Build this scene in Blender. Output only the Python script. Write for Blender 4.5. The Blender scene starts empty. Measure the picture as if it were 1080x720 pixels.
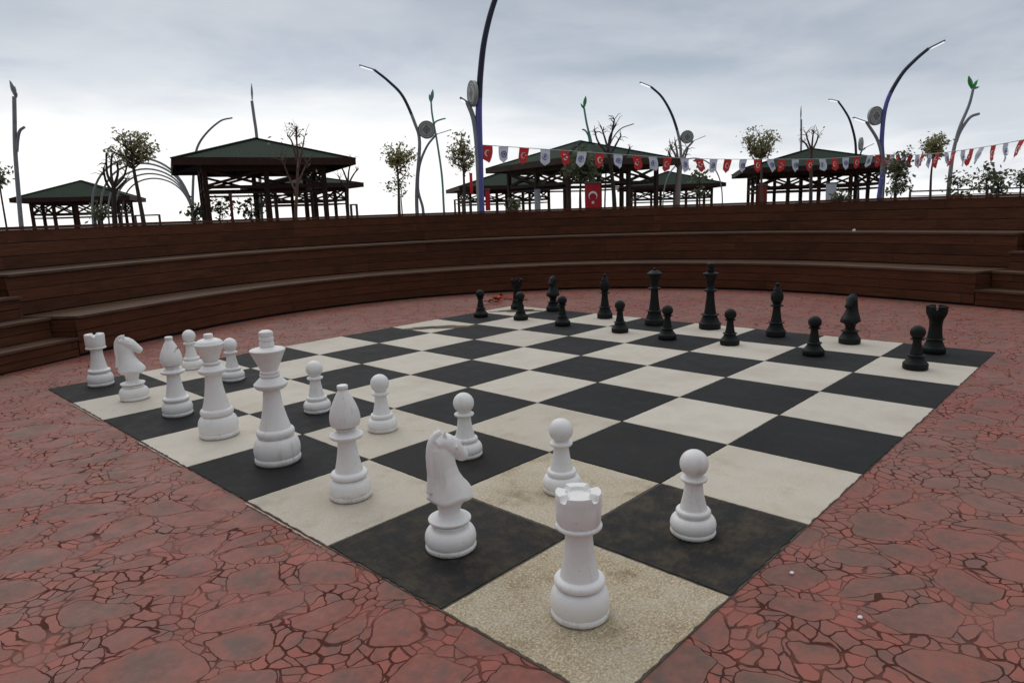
import bpy, bmesh, math, random
from mathutils import Vector, Matrix
from math import pi, sin, cos, radians
from mathutils import noise as mnoise

random.seed(7)
sc = bpy.context.scene
col = sc.collection
S = 0.85                      # one chess square, metres

# ------------------------------------------------------------------ helpers
def tag(o, label=None, cat=None, group=None, kind=None):
    if label: o['label'] = label
    if cat: o['category'] = cat
    if group: o['group'] = group
    if kind: o['kind'] = kind
    return o

def empty(name, loc=(0, 0, 0), rz=0.0):
    o = bpy.data.objects.new(name, None)
    o.empty_display_size = 0.2
    col.objects.link(o)
    o.location = loc
    o.rotation_euler = (0, 0, rz)
    return o

def link(name, bm, mats, parent=None, smooth=None, loc=None):
    me = bpy.data.meshes.new(name)
    bm.normal_update()
    bm.to_mesh(me)
    bm.free()
    if not isinstance(mats, (list, tuple)): mats = [mats]
    for m in mats: me.materials.append(m)
    if smooth is not None:
        for p in me.polygons: p.use_smooth = True
        me.set_sharp_from_angle(angle=radians(smooth))
    o = bpy.data.objects.new(name, me)
    col.objects.link(o)
    if parent: o.parent = parent
    if loc: o.location = loc
    return o

def copy_tree(o, parent=None):
    c = o.copy()
    col.objects.link(c)
    if parent: c.parent = parent
    for ch in [x for x in bpy.data.objects if x.parent == o]:
        copy_tree(ch, c)
    return c

def box(bm, cx, cy, cz, sx, sy, sz, M=None, mi=0):
    vs = []
    for dz in (-1, 1):
        for dx, dy in ((-1, -1), (1, -1), (1, 1), (-1, 1)):
            v = Vector((cx + dx * sx / 2, cy + dy * sy / 2, cz + dz * sz / 2))
            vs.append(bm.verts.new(M @ v if M else v))
    for f in ((3, 2, 1, 0), (4, 5, 6, 7), (0, 1, 5, 4), (1, 2, 6, 5), (2, 3, 7, 6), (3, 0, 4, 7)):
        bm.faces.new([vs[i] for i in f]).material_index = mi

def beam(bm, a, b, w, h, up=Vector((0, 0, 1))):
    a, b = Vector(a), Vector(b)
    d = (b - a).normalized()
    s = d.cross(up)
    if s.length < 1e-3: s = d.cross(Vector((0, 1, 0)))
    s.normalize()
    u = s.cross(d)
    r = []
    for p in (a, b):
        r.append([bm.verts.new(p + s * x * w / 2 + u * y * h / 2) for x, y in ((-1, -1), (1, -1), (1, 1), (-1, 1))])
    for i in range(4):
        bm.faces.new((r[0][i], r[0][(i + 1) % 4], r[1][(i + 1) % 4], r[1][i]))
    bm.faces.new(r[0][::-1]); bm.faces.new(r[1])

def smooth_path(pts, n=6):
    """Catmull-Rom through pts"""
    P = [Vector(p) for p in pts]
    P = [P[0] * 2 - P[1]] + P + [P[-1] * 2 - P[-2]]
    out = []
    for i in range(1, len(P) - 2):
        a, b, c, d = P[i - 1:i + 3]
        for k in range(n):
            t = k / n
            out.append(0.5 * ((2 * b) + (c - a) * t + (2 * a - 5 * b + 4 * c - d) * t * t + (3 * b - a - 3 * c + d) * t ** 3))
    out.append(P[-2])
    return out

def tube(bm, pts, r0, r1=None, seg=8, cap=True):
    pts = [Vector(p) for p in pts]
    if r1 is None: r1 = r0
    n = len(pts)
    prev = None
    rings = []
    for i, p in enumerate(pts):
        t = (pts[min(i + 1, n - 1)] - pts[max(i - 1, 0)])
        if t.length < 1e-6: t = Vector((0, 0, 1))
        t.normalize()
        if prev is None:
            a = Vector((1, 0, 0)) if abs(t.x) < .8 else Vector((0, 1, 0))
            s = t.cross(a).normalized()
        else:
            s = (prev - t * prev.dot(t))
            s = s.normalized() if s.length > 1e-5 else t.orthogonal().normalized()
        prev = s
        u = t.cross(s)
        f = i / max(1, n - 1)
        r = r0 + (r1 - r0) * f if not callable(r0) else r0(f)
        rings.append([bm.verts.new(p + (s * cos(2 * pi * k / seg) + u * sin(2 * pi * k / seg)) * r) for k in range(seg)])
    for i in range(n - 1):
        for k in range(seg):
            bm.faces.new((rings[i][k], rings[i][(k + 1) % seg], rings[i + 1][(k + 1) % seg], rings[i + 1][k]))
    if cap:
        bm.faces.new(rings[0][::-1]); bm.faces.new(rings[-1])

# ------------------------------------------------------------------ materials
def nmat(name):
    m = bpy.data.materials.new(name)
    m.use_nodes = True
    nt = m.node_tree
    b = nt.nodes['Principled BSDF']
    return m, nt, b

def N(nt, t, **kw):
    n = nt.nodes.new(t)
    for k, v in kw.items():
        if k.startswith('i_'):
            key = k[2:]
            key = int(key) if key.isdigit() else key.replace('_', ' ')
            n.inputs[key].default_value = v
        else:
            setattr(n, k, v)
    return n

def L(nt, a, b): nt.links.new(a, b)

def math_n(nt, op, a, b=None, c=None, clamp=False):
    n = nt.nodes.new('ShaderNodeMath'); n.operation = op; n.use_clamp = clamp
    for i, x in enumerate((a, b, c)):
        if x is None: continue
        if isinstance(x, (int, float)): n.inputs[i].default_value = x
        else: nt.links.new(x, n.inputs[i])
    return n.outputs[0]

def mixc(nt, f, a, b, mode='MIX'):
    n = nt.nodes.new('ShaderNodeMix'); n.data_type = 'RGBA'; n.blend_type = mode
    for s, x in ((n.inputs[0], f), (n.inputs[6], a), (n.inputs[7], b)):
        if isinstance(x, (int, float)): s.default_value = x
        elif isinstance(x, tuple): s.default_value = (*x, 1) if len(x) == 3 else x
        else: nt.links.new(x, s)
    return n.outputs[2]

def ramp(nt, f, stops, interp='LINEAR'):
    n = nt.nodes.new('ShaderNodeValToRGB')
    n.color_ramp.interpolation = interp
    e = n.color_ramp.elements
    while len(e) < len(stops): e.new(0.5)
    for k, (p, c) in enumerate(stops):
        e[k].position = p
        e[k].color = (c, c, c, 1) if isinstance(c, (int, float)) else (*c, 1)
    nt.links.new(f, n.inputs[0])
    return n.outputs[0]

def maprange(nt, f, a, b, c=0.0, d=1.0):
    n = nt.nodes.new('ShaderNodeMapRange')
    n.interpolation_type = 'SMOOTHSTEP'
    nt.links.new(f, n.inputs[0])
    for i, x in enumerate((a, b, c, d)): n.inputs[i + 1].default_value = x
    return n.outputs[0]

def noise(nt, vec, scale, detail=4, rough=0.55, dist=0.0):
    n = N(nt, 'ShaderNodeTexNoise')
    n.inputs['Scale'].default_value = scale
    n.inputs['Detail'].default_value = detail
    n.inputs['Roughness'].default_value = rough
    n.inputs['Distortion'].default_value = dist
    if vec is not None: nt.links.new(vec, n.inputs['Vector'])
    return n

def bump(nt, b, h, strength, dist):
    n = N(nt, 'ShaderNodeBump')
    n.inputs['Strength'].default_value = strength
    n.inputs['Distance'].default_value = dist
    nt.links.new(h, n.inputs['Height'])
    nt.links.new(n.outputs[0], b.inputs['Normal'])

def simple(name, c, rough=0.6, var=0.15, scale=6.0, metal=0.0, spec=0.5, bumpd=0.0):
    m, nt, b = nmat(name)
    tc = N(nt, 'ShaderNodeTexCoord')
    n = noise(nt, tc.outputs['Object'], scale)
    lo = tuple(x * (1 - var) for x in c); hi = tuple(min(1, x * (1 + var)) for x in c)
    L(nt, ramp(nt, n.outputs[0], [(0.3, lo), (0.7, hi)]), b.inputs['Base Color'])
    b.inputs['Roughness'].default_value = rough
    b.inputs['Metallic'].default_value = metal
    b.inputs['Specular IOR Level'].default_value = spec
    if bumpd: bump(nt, b, n.outputs[0], 0.5, bumpd)
    return m

def mat_pavement():
    m, nt, b = nmat('stamped_red_concrete')
    g = N(nt, 'ShaderNodeNewGeometry')
    pos = g.outputs['Position']
    # wobble the coordinates so that the stones are rounded, not polygons
    w1 = noise(nt, pos, 2.4, 1, 0.5)
    w2 = noise(nt, pos, 10.0, 2, 0.5)
    def wob(a, amt, base):
        s = N(nt, 'ShaderNodeVectorMath', operation='SUBTRACT'); L(nt, a, s.inputs[0]); s.inputs[1].default_value = (.5, .5, .5)
        k = N(nt, 'ShaderNodeVectorMath', operation='SCALE'); L(nt, s.outputs[0], k.inputs[0]); k.inputs['Scale'].default_value = amt
        t = N(nt, 'ShaderNodeVectorMath', operation='ADD'); L(nt, base, t.inputs[0]); L(nt, k.outputs[0], t.inputs[1])
        return t.outputs[0]
    p = wob(w1.outputs['Color'], 0.26, pos)
    p = wob(w2.outputs['Color'], 0.055, p)
    flat = N(nt, 'ShaderNodeMapping'); L(nt, p, flat.inputs[0]); flat.inputs['Scale'].default_value = (1, 1, 0)
    flat.inputs['Rotation'].default_value = (0, 0, 0.6)
    st = N(nt, 'ShaderNodeMapping'); L(nt, flat.outputs[0], st.inputs[0]); st.inputs['Scale'].default_value = (1.0, 1.4, 1)
    SB, SS = 2.75, 15.0
    def vor(vec, feat, sc_):
        v = N(nt, 'ShaderNodeTexVoronoi', feature=feat, voronoi_dimensions='2D'); v.inputs['Scale'].default_value = sc_
        L(nt, vec, v.inputs['Vector']); return v
    bigc = vor(st.outputs[0], 'F1', SB); big2 = vor(st.outputs[0], 'F2', SB)
    bigd = math_n(nt, 'SUBTRACT', big2.outputs['Distance'], bigc.outputs['Distance'])
    sm = vor(flat.outputs[0], 'DISTANCE_TO_EDGE', SS); smc = vor(flat.outputs[0], 'F1', SS)
    zone = noise(nt, pos, 1.1, 1)
    bw = maprange(nt, zone.outputs[0], 0.34, 0.62, 0.03, 0.30)           # width of the band of little stones
    bigd = math_n(nt, 'SUBTRACT', bigd, math_n(nt, 'MULTIPLY', math_n(nt, 'MAXIMUM', math_n(nt, 'SUBTRACT', bigc.outputs['Distance'], .40), 0.0), .9))   # round off the corners
    inband = math_n(nt, 'LESS_THAN', bigd, bw)
    bandedge = math_n(nt, 'ABSOLUTE', math_n(nt, 'SUBTRACT', bigd, bw))
    thin = noise(nt, pos, 5.0, 2)
    lw = maprange(nt, thin.outputs[0], .3, .7, .55, 1.25)
    gr_band = maprange(nt, math_n(nt, 'DIVIDE', bandedge, lw), 0.004, 0.022, 1, 0)
    sme = math_n(nt, 'SUBTRACT', sm.outputs['Distance'], math_n(nt, 'MULTIPLY', math_n(nt, 'MAXIMUM', math_n(nt, 'SUBTRACT', smc.outputs['Distance'], .44), 0.0), .17))
    gr_sm = math_n(nt, 'MULTIPLY', maprange(nt, math_n(nt, 'DIVIDE', sme, lw), 0.012, 0.062, 1, 0), inband)
    gr = math_n(nt, 'MAXIMUM', gr_band, gr_sm)
    fade = noise(nt, pos, 3.1, 3)
    gr = math_n(nt, 'MULTIPLY', gr, maprange(nt, fade.outputs[0], 0.30, 0.58, 0.25, 1.0))
    # colour: red paint worn to grey brown in the middle of the large stones
    n1 = noise(nt, pos, 3.4, 7, 0.66)
    n2 = noise(nt, pos, 22.0, 5, 0.65)
    n3 = noise(nt, pos, 0.5, 3)
    red = ramp(nt, n2.outputs[0], [(0.25, (0.17, 0.054, 0.040)), (0.6, (0.265, 0.079, 0.058)), (0.85, (0.38, 0.125, 0.09))])
    pink = mixc(nt, maprange(nt, n3.outputs[0], 0.35, 0.7), red, (0.27, 0.108, 0.078))
    varr = N(nt, 'ShaderNodeSeparateColor'); L(nt, smc.outputs['Color'], varr.inputs[0])
    varb = N(nt, 'ShaderNodeSeparateColor'); L(nt, bigc.outputs['Color'], varb.inputs[0])
    wear = math_n(nt, 'ADD', math_n(nt, 'MULTIPLY', n1.outputs[0], 1.25), math_n(nt, 'MULTIPLY', varb.outputs[0], 0.20))
    wear = math_n(nt, 'ADD', wear, math_n(nt, 'MULTIPLY', bigd, 0.62))
    wear = math_n(nt, 'SUBTRACT', wear, math_n(nt, 'MULTIPLY', inband, 0.12))
    n5 = noise(nt, pos, 0.9, 4, .6)
    wear = math_n(nt, 'ADD', wear, math_n(nt, 'MULTIPLY', math_n(nt, 'SUBTRACT', n5.outputs[0], .5), 0.7))
    wv = maprange(nt, wear, 0.88, 1.18)
    grey = ramp(nt, n2.outputs[0], [(0.3, (0.09, 0.058, 0.044)), (0.7, (0.18, 0.112, 0.085))])
    c = mixc(nt, math_n(nt, 'MULTIPLY', wv, 0.55), pink, grey)
    tint = math_n(nt, 'MULTIPLY', maprange(nt, varr.outputs[0], .45, .95), math_n(nt, 'MULTIPLY', inband, .55))
    c = mixc(nt, tint, c, (0.36, 0.092, 0.066))
    n6 = noise(nt, pos, 6.5, 7, .72)
    c = mixc(nt, maprange(nt, n6.outputs[0], .48, .68, 0, .66), c, (0.105, 0.08, 0.066))
    c = mixc(nt, maprange(nt, n6.outputs[0], .44, .32, 0, .42), c, (0.38, 0.085, 0.062))
    c = mixc(nt, math_n(nt, 'MULTIPLY', maprange(nt, n3.outputs[0], .5, .8), .35), c, (0.17, 0.10, 0.08))
    c = mixc(nt, math_n(nt, 'MULTIPLY', gr, 0.74), c, (0.028, 0.016, 0.012))
    n4 = noise(nt, pos, 70.0, 3, .7)
    c = mixc(nt, maprange(nt, n4.outputs[0], .58, .72, 0, .5), c, (0.10, 0.055, 0.042))
    L(nt, c, b.inputs['Base Color'])
    L(nt, ramp(nt, n1.outputs[0], [(0.3, 0.52), (0.7, 0.74)]), b.inputs['Roughness'])
    L(nt, math_n(nt, 'MULTIPLY', math_n(nt, 'SUBTRACT', 1.0, gr), .36), b.inputs['Specular IOR Level'])
    h = math_n(nt, 'ADD', math_n(nt, 'MULTIPLY', gr, -1.0), math_n(nt, 'MULTIPLY', n2.outputs[0], 0.22))
    h = math_n(nt, 'ADD', h, math_n(nt, 'MULTIPLY', n1.outputs[0], 0.35))
    bump(nt, b, h, 0.75, 0.012)
    return m

def mat_tile(light):
    m, nt, b = nmat('light_square_paint' if light else 'dark_square_paint')
    g = N(nt, 'ShaderNodeNewGeometry'); pos = g.outputs['Position']
    at = N(nt, 'ShaderNodeAttribute', attribute_type='OBJECT', attribute_name='dirt')
    tn = N(nt, 'ShaderNodeAttribute', attribute_type='OBJECT', attribute_name='tone')
    nA = noise(nt, pos, 1.7, 5, 0.6); nB = noise(nt, pos, 55, 5, 0.75); nC = noise(nt, pos, 7, 6, 0.68)
    nD = noise(nt, pos, 120, 2, 0.6)
    if light:
        nE = noise(nt, pos, 95, 4, .85)
        c = ramp(nt, nA.outputs[0], [(0.3, (0.52, 0.46, 0.38)), (0.55, (0.61, 0.555, 0.47)), (0.75, (0.56, 0.505, 0.405))])
        c = mixc(nt, maprange(nt, nC.outputs[0], 0.55, 0.78, 0, 0.32), c, (0.44, 0.32, 0.21))
        # gritty yellow brown dirt on the worn squares
        nF = noise(nt, pos, 3.2, 5, .62)
        d = maprange(nt, math_n(nt, 'ADD', nF.outputs[0], math_n(nt, 'MULTIPLY', nB.outputs[0], .35)), 0.36, 0.80, .35, 1.0)
        dirtc = ramp(nt, nE.outputs[0], [(0.34, (0.06, 0.04, 0.018)), (0.47, (0.30, 0.215, 0.105)), (0.56, (0.50, 0.39, 0.22)), (0.66, (0.80, 0.73, 0.56))])
        c = mixc(nt, math_n(nt, 'MULTIPLY', math_n(nt, 'MULTIPLY', d, at.outputs['Fac']), .8, clamp=True), c, dirtc)
        stain = maprange(nt, math_n(nt, 'ADD', nF.outputs[0], math_n(nt, 'MULTIPLY', nC.outputs[0], .5)), .78, 1.0)
        c = mixc(nt, math_n(nt, 'MULTIPLY', math_n(nt, 'MULTIPLY', stain, at.outputs['Fac']), .6, clamp=True), c, (0.13, 0.08, 0.035))
        specks = maprange(nt, nD.outputs[0], 0.62, 0.75, 0, 1)
        c = mixc(nt, math_n(nt, 'MULTIPLY', specks, math_n(nt, 'ADD', math_n(nt, 'MULTIPLY', at.outputs['Fac'], .6), .10), clamp=True), c, (0.12, 0.085, 0.05))
    else:
        c = ramp(nt, nA.outputs[0], [(0.3, (0.013, 0.013, 0.0135)), (0.7, (0.023, 0.023, 0.024))])
        c = mixc(nt, maprange(nt, nC.outputs[0], 0.5, 0.8, 0, 0.35), c, (0.055, 0.05, 0.043))
        d = maprange(nt, math_n(nt, 'ADD', nC.outputs[0], math_n(nt, 'MULTIPLY', nB.outputs[0], 0.4)), 0.55, 0.95)
        c = mixc(nt, math_n(nt, 'MULTIPLY', d, math_n(nt, 'MULTIPLY', at.outputs['Fac'], .85), clamp=True), c, (0.085, 0.066, 0.042))
        specks = maprange(nt, nD.outputs[0], 0.64, 0.74, 0, 1)
        c = mixc(nt, math_n(nt, 'MULTIPLY', specks, math_n(nt, 'MULTIPLY', at.outputs['Fac'], .5), clamp=True), c, (0.16, 0.14, 0.11))
    t = N(nt, 'ShaderNodeVectorMath', operation='SCALE'); L(nt, c, t.inputs[0]); L(nt, tn.outputs['Fac'], t.inputs['Scale'])
    L(nt, t.outputs[0], b.inputs['Base Color'])
    L(nt, ramp(nt, nC.outputs[0], [(0.3, 0.62), (0.7, 0.82)]), b.inputs['Roughness'])
    b.inputs['Specular IOR Level'].default_value = 0.3 if light else 0.16
    h = math_n(nt, 'ADD', nB.outputs[0], math_n(nt, 'MULTIPLY', nC.outputs[0], 1.5))
    bump(nt, b, h, 0.6, 0.005)
    return m

def mat_piece(white):
    m, nt, b = nmat('white_plastic' if white else 'black_plastic')
    tc = N(nt, 'ShaderNodeTexCoord')
    oi = N(nt, 'ShaderNodeObjectInfo')
    off = N(nt, 'ShaderNodeVectorMath', operation='ADD'); L(nt, tc.outputs['Object'], off.inputs[0])
    k = N(nt, 'ShaderNodeCombineXYZ'); 
    L(nt, math_n(nt, 'MULTIPLY', oi.outputs['Random'], 50.0), k.inputs[0]); L(nt, k.outputs[0], off.inputs[1])
    v = off.outputs[0]
    n1 = noise(nt, v, 5, 5, .6); n2 = noise(nt, v, 60, 3, .6)
    sp = N(nt, 'ShaderNodeSeparateXYZ'); L(nt, tc.outputs['Object'], sp.inputs[0])
    if white:
        c = ramp(nt, n1.outputs[0], [(0.3, (0.80, 0.775, 0.75)), (0.6, (0.86, 0.845, 0.825))])
        n3 = noise(nt, v, 2.2, 6, .7)
        c = mixc(nt, maprange(nt, n3.outputs[0], .48, .72, 0, .32), c, (0.62, 0.57, 0.50))
        c = mixc(nt, maprange(nt, n2.outputs[0], 0.64, 0.72, 0, 0.35), c, (0.40, 0.33, 0.25))
        st = N(nt, 'ShaderNodeMapping'); L(nt, v, st.inputs[0]); st.inputs['Scale'].default_value = (30, 30, 3)
        n4 = noise(nt, st.outputs[0], 1.0, 3, .6)
        c = mixc(nt, math_n(nt, 'MULTIPLY', maprange(nt, n4.outputs[0], .56, .72, 0, .35), maprange(nt, n3.outputs[0], .4, .6)), c, (0.46, 0.41, 0.34))
        # splashed mud on the foot, broken up by noise
        foot = math_n(nt, 'SUBTRACT', math_n(nt, 'ADD', n1.outputs[0], math_n(nt, 'MULTIPLY', n2.outputs[0], .4)), math_n(nt, 'MULTIPLY', sp.outputs[2], 6.0))
        c = mixc(nt, maprange(nt, foot, 0.42, 0.80, 0, 0.6), c, (0.36, 0.28, 0.20))
        b.inputs['Roughness'].default_value = 0.48
    else:
        c = ramp(nt, n1.outputs[0], [(0.3, (0.005, 0.0055, 0.0052)), (0.7, (0.011, 0.0118, 0.0112))])
        c = mixc(nt, maprange(nt, n1.outputs[0], 0.52, 0.8, 0, 0.35), c, (0.024, 0.022, 0.019))
        b.inputs['Roughness'].default_value = 0.55
    L(nt, c, b.inputs['Base Color'])
    b.inputs['Specular IOR Level'].default_value = 0.4 if white else 0.22
    bump(nt, b, n1.outputs[0], 0.25, 0.004)
    return m

def mat_wood(name, dark, mid, lite, rough=0.6, uv=True, spec=.2):
    m, nt, b = nmat(name)
    if uv:
        u = N(nt, 'ShaderNodeUVMap'); vec = u.outputs[0]
    else:
        u = N(nt, 'ShaderNodeTexCoord'); vec = u.outputs['Object']
    mp = N(nt, 'ShaderNodeMapping'); L(nt, vec, mp.inputs[0]); mp.inputs['Scale'].default_value = (1.2, 22, 22) if uv else (8, 8, 1.5)
    n1 = noise(nt, mp.outputs[0], 2.2, 5, .65, .4)
    n2 = noise(nt, vec, 1.6, 4, .6)
    a = N(nt, 'ShaderNodeAttribute', attribute_name='tone')
    c = ramp(nt, n1.outputs[0], [(0.25, dark), (0.5, mid), (0.78, lite)])
    c = mixc(nt, maprange(nt, n2.outputs[0], .45, .75, 0, .6), c, dark)
    if uv:
        t = N(nt, 'ShaderNodeVectorMath', operation='SCALE'); L(nt, c, t.inputs[0])
        L(nt, a.outputs['Fac'], t.inputs['Scale']); c = t.outputs[0]
    L(nt, c, b.inputs['Base Color'])
    L(nt, ramp(nt, n1.outputs[0], [(0.3, rough - .1), (0.7, rough + .15)]), b.inputs['Roughness'])
    b.inputs['Specular IOR Level'].default_value = spec
    bump(nt, b, n1.outputs[0], 0.4, 0.004)
    return m

def mat_shingle():
    m, nt, b = nmat('green_shingles')
    tc = N(nt, 'ShaderNodeTexCoord')
    u = N(nt, 'ShaderNodeUVMap')
    br = N(nt, 'ShaderNodeTexBrick'); br.inputs['Scale'].default_value = 1.0
    br.inputs['Brick Width'].default_value = 0.3; br.inputs['Row Height'].default_value = 0.14
    br.inputs['Mortar Size'].default_value = 0.012
    br.inputs['Color1'].default_value = (0.012, 0.030, 0.015, 1); br.inputs['Color2'].default_value = (0.019, 0.041, 0.022, 1)
    br.inputs['Mortar'].default_value = (0.005, 0.008, 0.006, 1)
    L(nt, u.outputs[0], br.inputs['Vector'])
    n = noise(nt, tc.outputs['Object'], 1.5, 4)
    c = mixc(nt, maprange(nt, n.outputs[0], .4, .75, 0, .5), br.outputs[0], (0.022, 0.026, 0.02))
    L(nt, c, b.inputs['Base Color'])
    b.inputs['Roughness'].default_value = 0.9
    b.inputs['Specular IOR Level'].default_value = 0.2
    bump(nt, b, br.outputs['Fac'], -0.5, 0.01)
    return m

def mat_leaf(name, c1, c2):
    m, nt, b = nmat(name)
    g = N(nt, 'ShaderNodeNewGeometry')
    c = ramp(nt, g.outputs['Random Per Island'], [(0.1, c1), (0.9, c2)])
    L(nt, c, b.inputs['Base Color'])
    b.inputs['Roughness'].default_value = 0.55
    tr = N(nt, 'ShaderNodeBsdfTranslucent'); L(nt, c, tr.inputs[0])
    mx = N(nt, 'ShaderNodeMixShader'); mx.inputs[0].default_value = 0.45
    L(nt, b.outputs[0], mx.inputs[1]); L(nt, tr.outputs[0], mx.inputs[2])
    L(nt, mx.outputs[0], nt.nodes['Material Output'].inputs[0])
    return m

def mat_cloth(name, c):
    m, nt, b = nmat(name)
    tc = N(nt, 'ShaderNodeTexCoord')
    n = noise(nt, tc.outputs['Object'], 8, 3)
    cc = ramp(nt, n.outputs[0], [(0.3, tuple(x * .85 for x in c)), (0.7, c)])
    L(nt, cc, b.inputs['Base Color']); b.inputs['Roughness'].default_value = 0.8
    tr = N(nt, 'ShaderNodeBsdfTranslucent'); L(nt, cc, tr.inputs[0])
    mx = N(nt, 'ShaderNodeMixShader'); mx.inputs[0].default_value = 0.35
    L(nt, b.outputs[0], mx.inputs[1]); L(nt, tr.outputs[0], mx.inputs[2])
    L(nt, mx.outputs[0], nt.nodes['Material Output'].inputs[0])
    return m

def mat_emit(name, c, s):
    m, nt, b = nmat(name)
    b.inputs['Base Color'].default_value = (*c, 1)
    b.inputs['Emission Color'].default_value = (*c, 1)
    b.inputs['Emission Strength'].default_value = s
    return m

def mat_puddle():
    m, nt, b = nmat('muddy_water')
    g = N(nt, 'ShaderNodeNewGeometry')
    n = noise(nt, g.outputs['Position'], 3, 4)
    L(nt, ramp(nt, n.outputs[0], [(0.3, (0.10, 0.08, 0.055)), (0.6, (0.24, 0.195, 0.14))]), b.inputs['Base Color'])
    b.inputs['Roughness'].default_value = 0.18
    return m

M = dict(
    pave=mat_pavement(), light=mat_tile(True), dark=mat_tile(False),
    white=mat_piece(True), black=mat_piece(False),
    plank=mat_wood('stained_plank', (0.040, 0.0135, 0.0065), (0.094, 0.0315, 0.0135), (0.150, 0.055, 0.023), 0.62),
    tread=mat_wood('worn_plank', (0.055, 0.027, 0.016), (0.10, 0.055, 0.034), (0.155, 0.092, 0.06), 0.6),
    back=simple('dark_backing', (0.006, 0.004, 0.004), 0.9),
    grout=simple('dirty_joint', (0.09, 0.075, 0.06), 0.9, 0.4, 9, bumpd=.004),
    edge=simple('pale_edging', (0.42, 0.38, 0.31), 0.85, 0.25, 14, bumpd=.003),
    post=mat_wood('brown_timber', (0.018, 0.009, 0.006), (0.042, 0.020, 0.013), (0.068, 0.034, 0.022), .7, uv=False),
    fascia=mat_wood('red_timber', (0.022, 0.009, 0.007), (0.038, 0.016, 0.012), (0.06, 0.028, 0.02), .7, uv=False),
    post2=mat_wood('weathered_timber', (0.03, 0.019, 0.014), (0.055, 0.036, 0.027), (0.085, 0.058, 0.044), .75, uv=False),
    shingle=mat_shingle(),
    grey=simple('grey_metal', (0.23, 0.24, 0.255), 0.4, .15, 4, 0.3),
    navy=simple('navy_metal', (0.02, 0.023, 0.05), 0.35, .2, 4, 0.2),
    violet=simple('violet_metal', (0.10, 0.105, 0.34), 0.35, .15, 3, 0.2),
    teal=simple('teal_metal', (0.13, 0.30, 0.25), 0.45, .15, 4),
    green=simple('green_enamel', (0.03, 0.30, 0.07), 0.4, .15, 6),
    disc=simple('pale_disc', (0.36, 0.37, 0.35), 0.5, .12, 5),
    discring=simple('disc_ring', (0.10, 0.105, 0.11), 0.5, .1, 5),
    lamp=mat_emit('lamp_diffuser', (0.9, 0.95, 1.0), 0.9),
    bark=simple('bark', (0.075, 0.055, 0.042), 0.9, .35, 25, bumpd=.01),
    palebark=simple('pale_bark', (0.23, 0.185, 0.15), 0.9, .3, 22, bumpd=.01),
    redbark=simple('reddish_bark', (0.12, 0.068, 0.05), 0.9, .3, 22, bumpd=.01),
    darkbark=simple('dark_bark', (0.04, 0.028, 0.026), 0.9, .3, 22, bumpd=.01),
    leafolive=mat_leaf('olive_leaf', (0.18, 0.175, 0.08), (0.40, 0.37, 0.20)),
    leafdark=mat_leaf('dark_leaf', (0.065, 0.08, 0.04), (0.20, 0.21, 0.12)),
    leafyellow=mat_leaf('yellow_leaf', (0.18, 0.17, 0.06), (0.36, 0.33, 0.16)),
    red=mat_cloth('red_cloth', (0.55, 0.035, 0.035)), wht=mat_cloth('white_cloth', (0.62, 0.64, 0.72)),
    faded=mat_cloth('faded_red_cloth', (0.34, 0.13, 0.12)), darkred=mat_cloth('dark_red_cloth', (0.16, 0.02, 0.02)),
    deepred=mat_cloth('deep_red_cloth', (0.42, 0.02, 0.03)),
    emw=simple('white_print', (0.75, 0.72, 0.72), .8, .05), emb=simple('blue_print', (0.07, 0.09, 0.30), .8, .1),
    rail=simple('dark_rail', (0.05, 0.05, 0.055), .5, .2, 8), cord=simple('cord', (0.45, 0.45, 0.45), .8),
    soil=simple('plaza_paving', (0.22, 0.20, 0.18), .9, .2, 1.5),
    puddle=mat_puddle(), litter=simple('dry_red_leaf', (0.30, 0.045, 0.02), .8, .5, 30),
    paper=simple('white_scrap', (0.75, 0.75, 0.73), .8, .1),
    skin=simple('dark_clothes', (0.02, 0.02, 0.025), .9),
)

# ------------------------------------------------------------------ camera
CAM = Vector((-1.91099, -1.35446, 1.88827)) * S
RIGHT = Vector((0.68457478, -0.72822021, -0.03244522))
DOWN = Vector((-0.15870975, -0.10545982, -0.98167685))
FWD = Vector((0.71145526, 0.67718059, -0.18777078))
F = 724.2056
cam = bpy.data.cameras.new('camera')
cam.sensor_width = 36.0
cam.sensor_fit = 'HORIZONTAL'
cam.lens = F / 1080 * 36
cam.clip_start = 0.05
cam.clip_end = 6000
co = bpy.data.objects.new('camera', cam)
col.objects.link(co)
mw = Matrix.Identity(4)
for i in range(3):
    mw[i][0], mw[i][1], mw[i][2], mw[i][3] = RIGHT[i], -DOWN[i], -FWD[i], CAM[i]
co.matrix_world = mw
sc.camera = co

HF = Vector((FWD.x, FWD.y, 0)).normalized()         # horizontal view direction
HR = Vector((HF.y, -HF.x, 0))
def at(px, py, D):
    """point D metres ahead of the viewpoint on the sight line through a picture position"""
    d = FWD + RIGHT * ((px - 540) / F) + DOWN * ((py - 360) / F)
    return CAM + d * (D / d.dot(HF))

# ------------------------------------------------------------------ ground
CX, CY, R0 = 4.57, 3.457, 6.08
PLAZA = 0.9
def rr(a_deg):
    d = abs(a_deg - 51) - 60
    return R0 + (0.5 * (d / 25.0) ** 2 if d > 0 else 0)
def arc(a_deg, dr, z):
    r = rr(a_deg) + dr
    a = radians(a_deg)
    return Vector((CX + r * cos(a), CY + r * sin(a), z))

bm = bmesh.new()
bmesh.ops.create_circle(bm, cap_ends=True, segments=96, radius=2500)
o = link('pavement', bm, M['pave']); tag(o, kind='structure')

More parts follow.
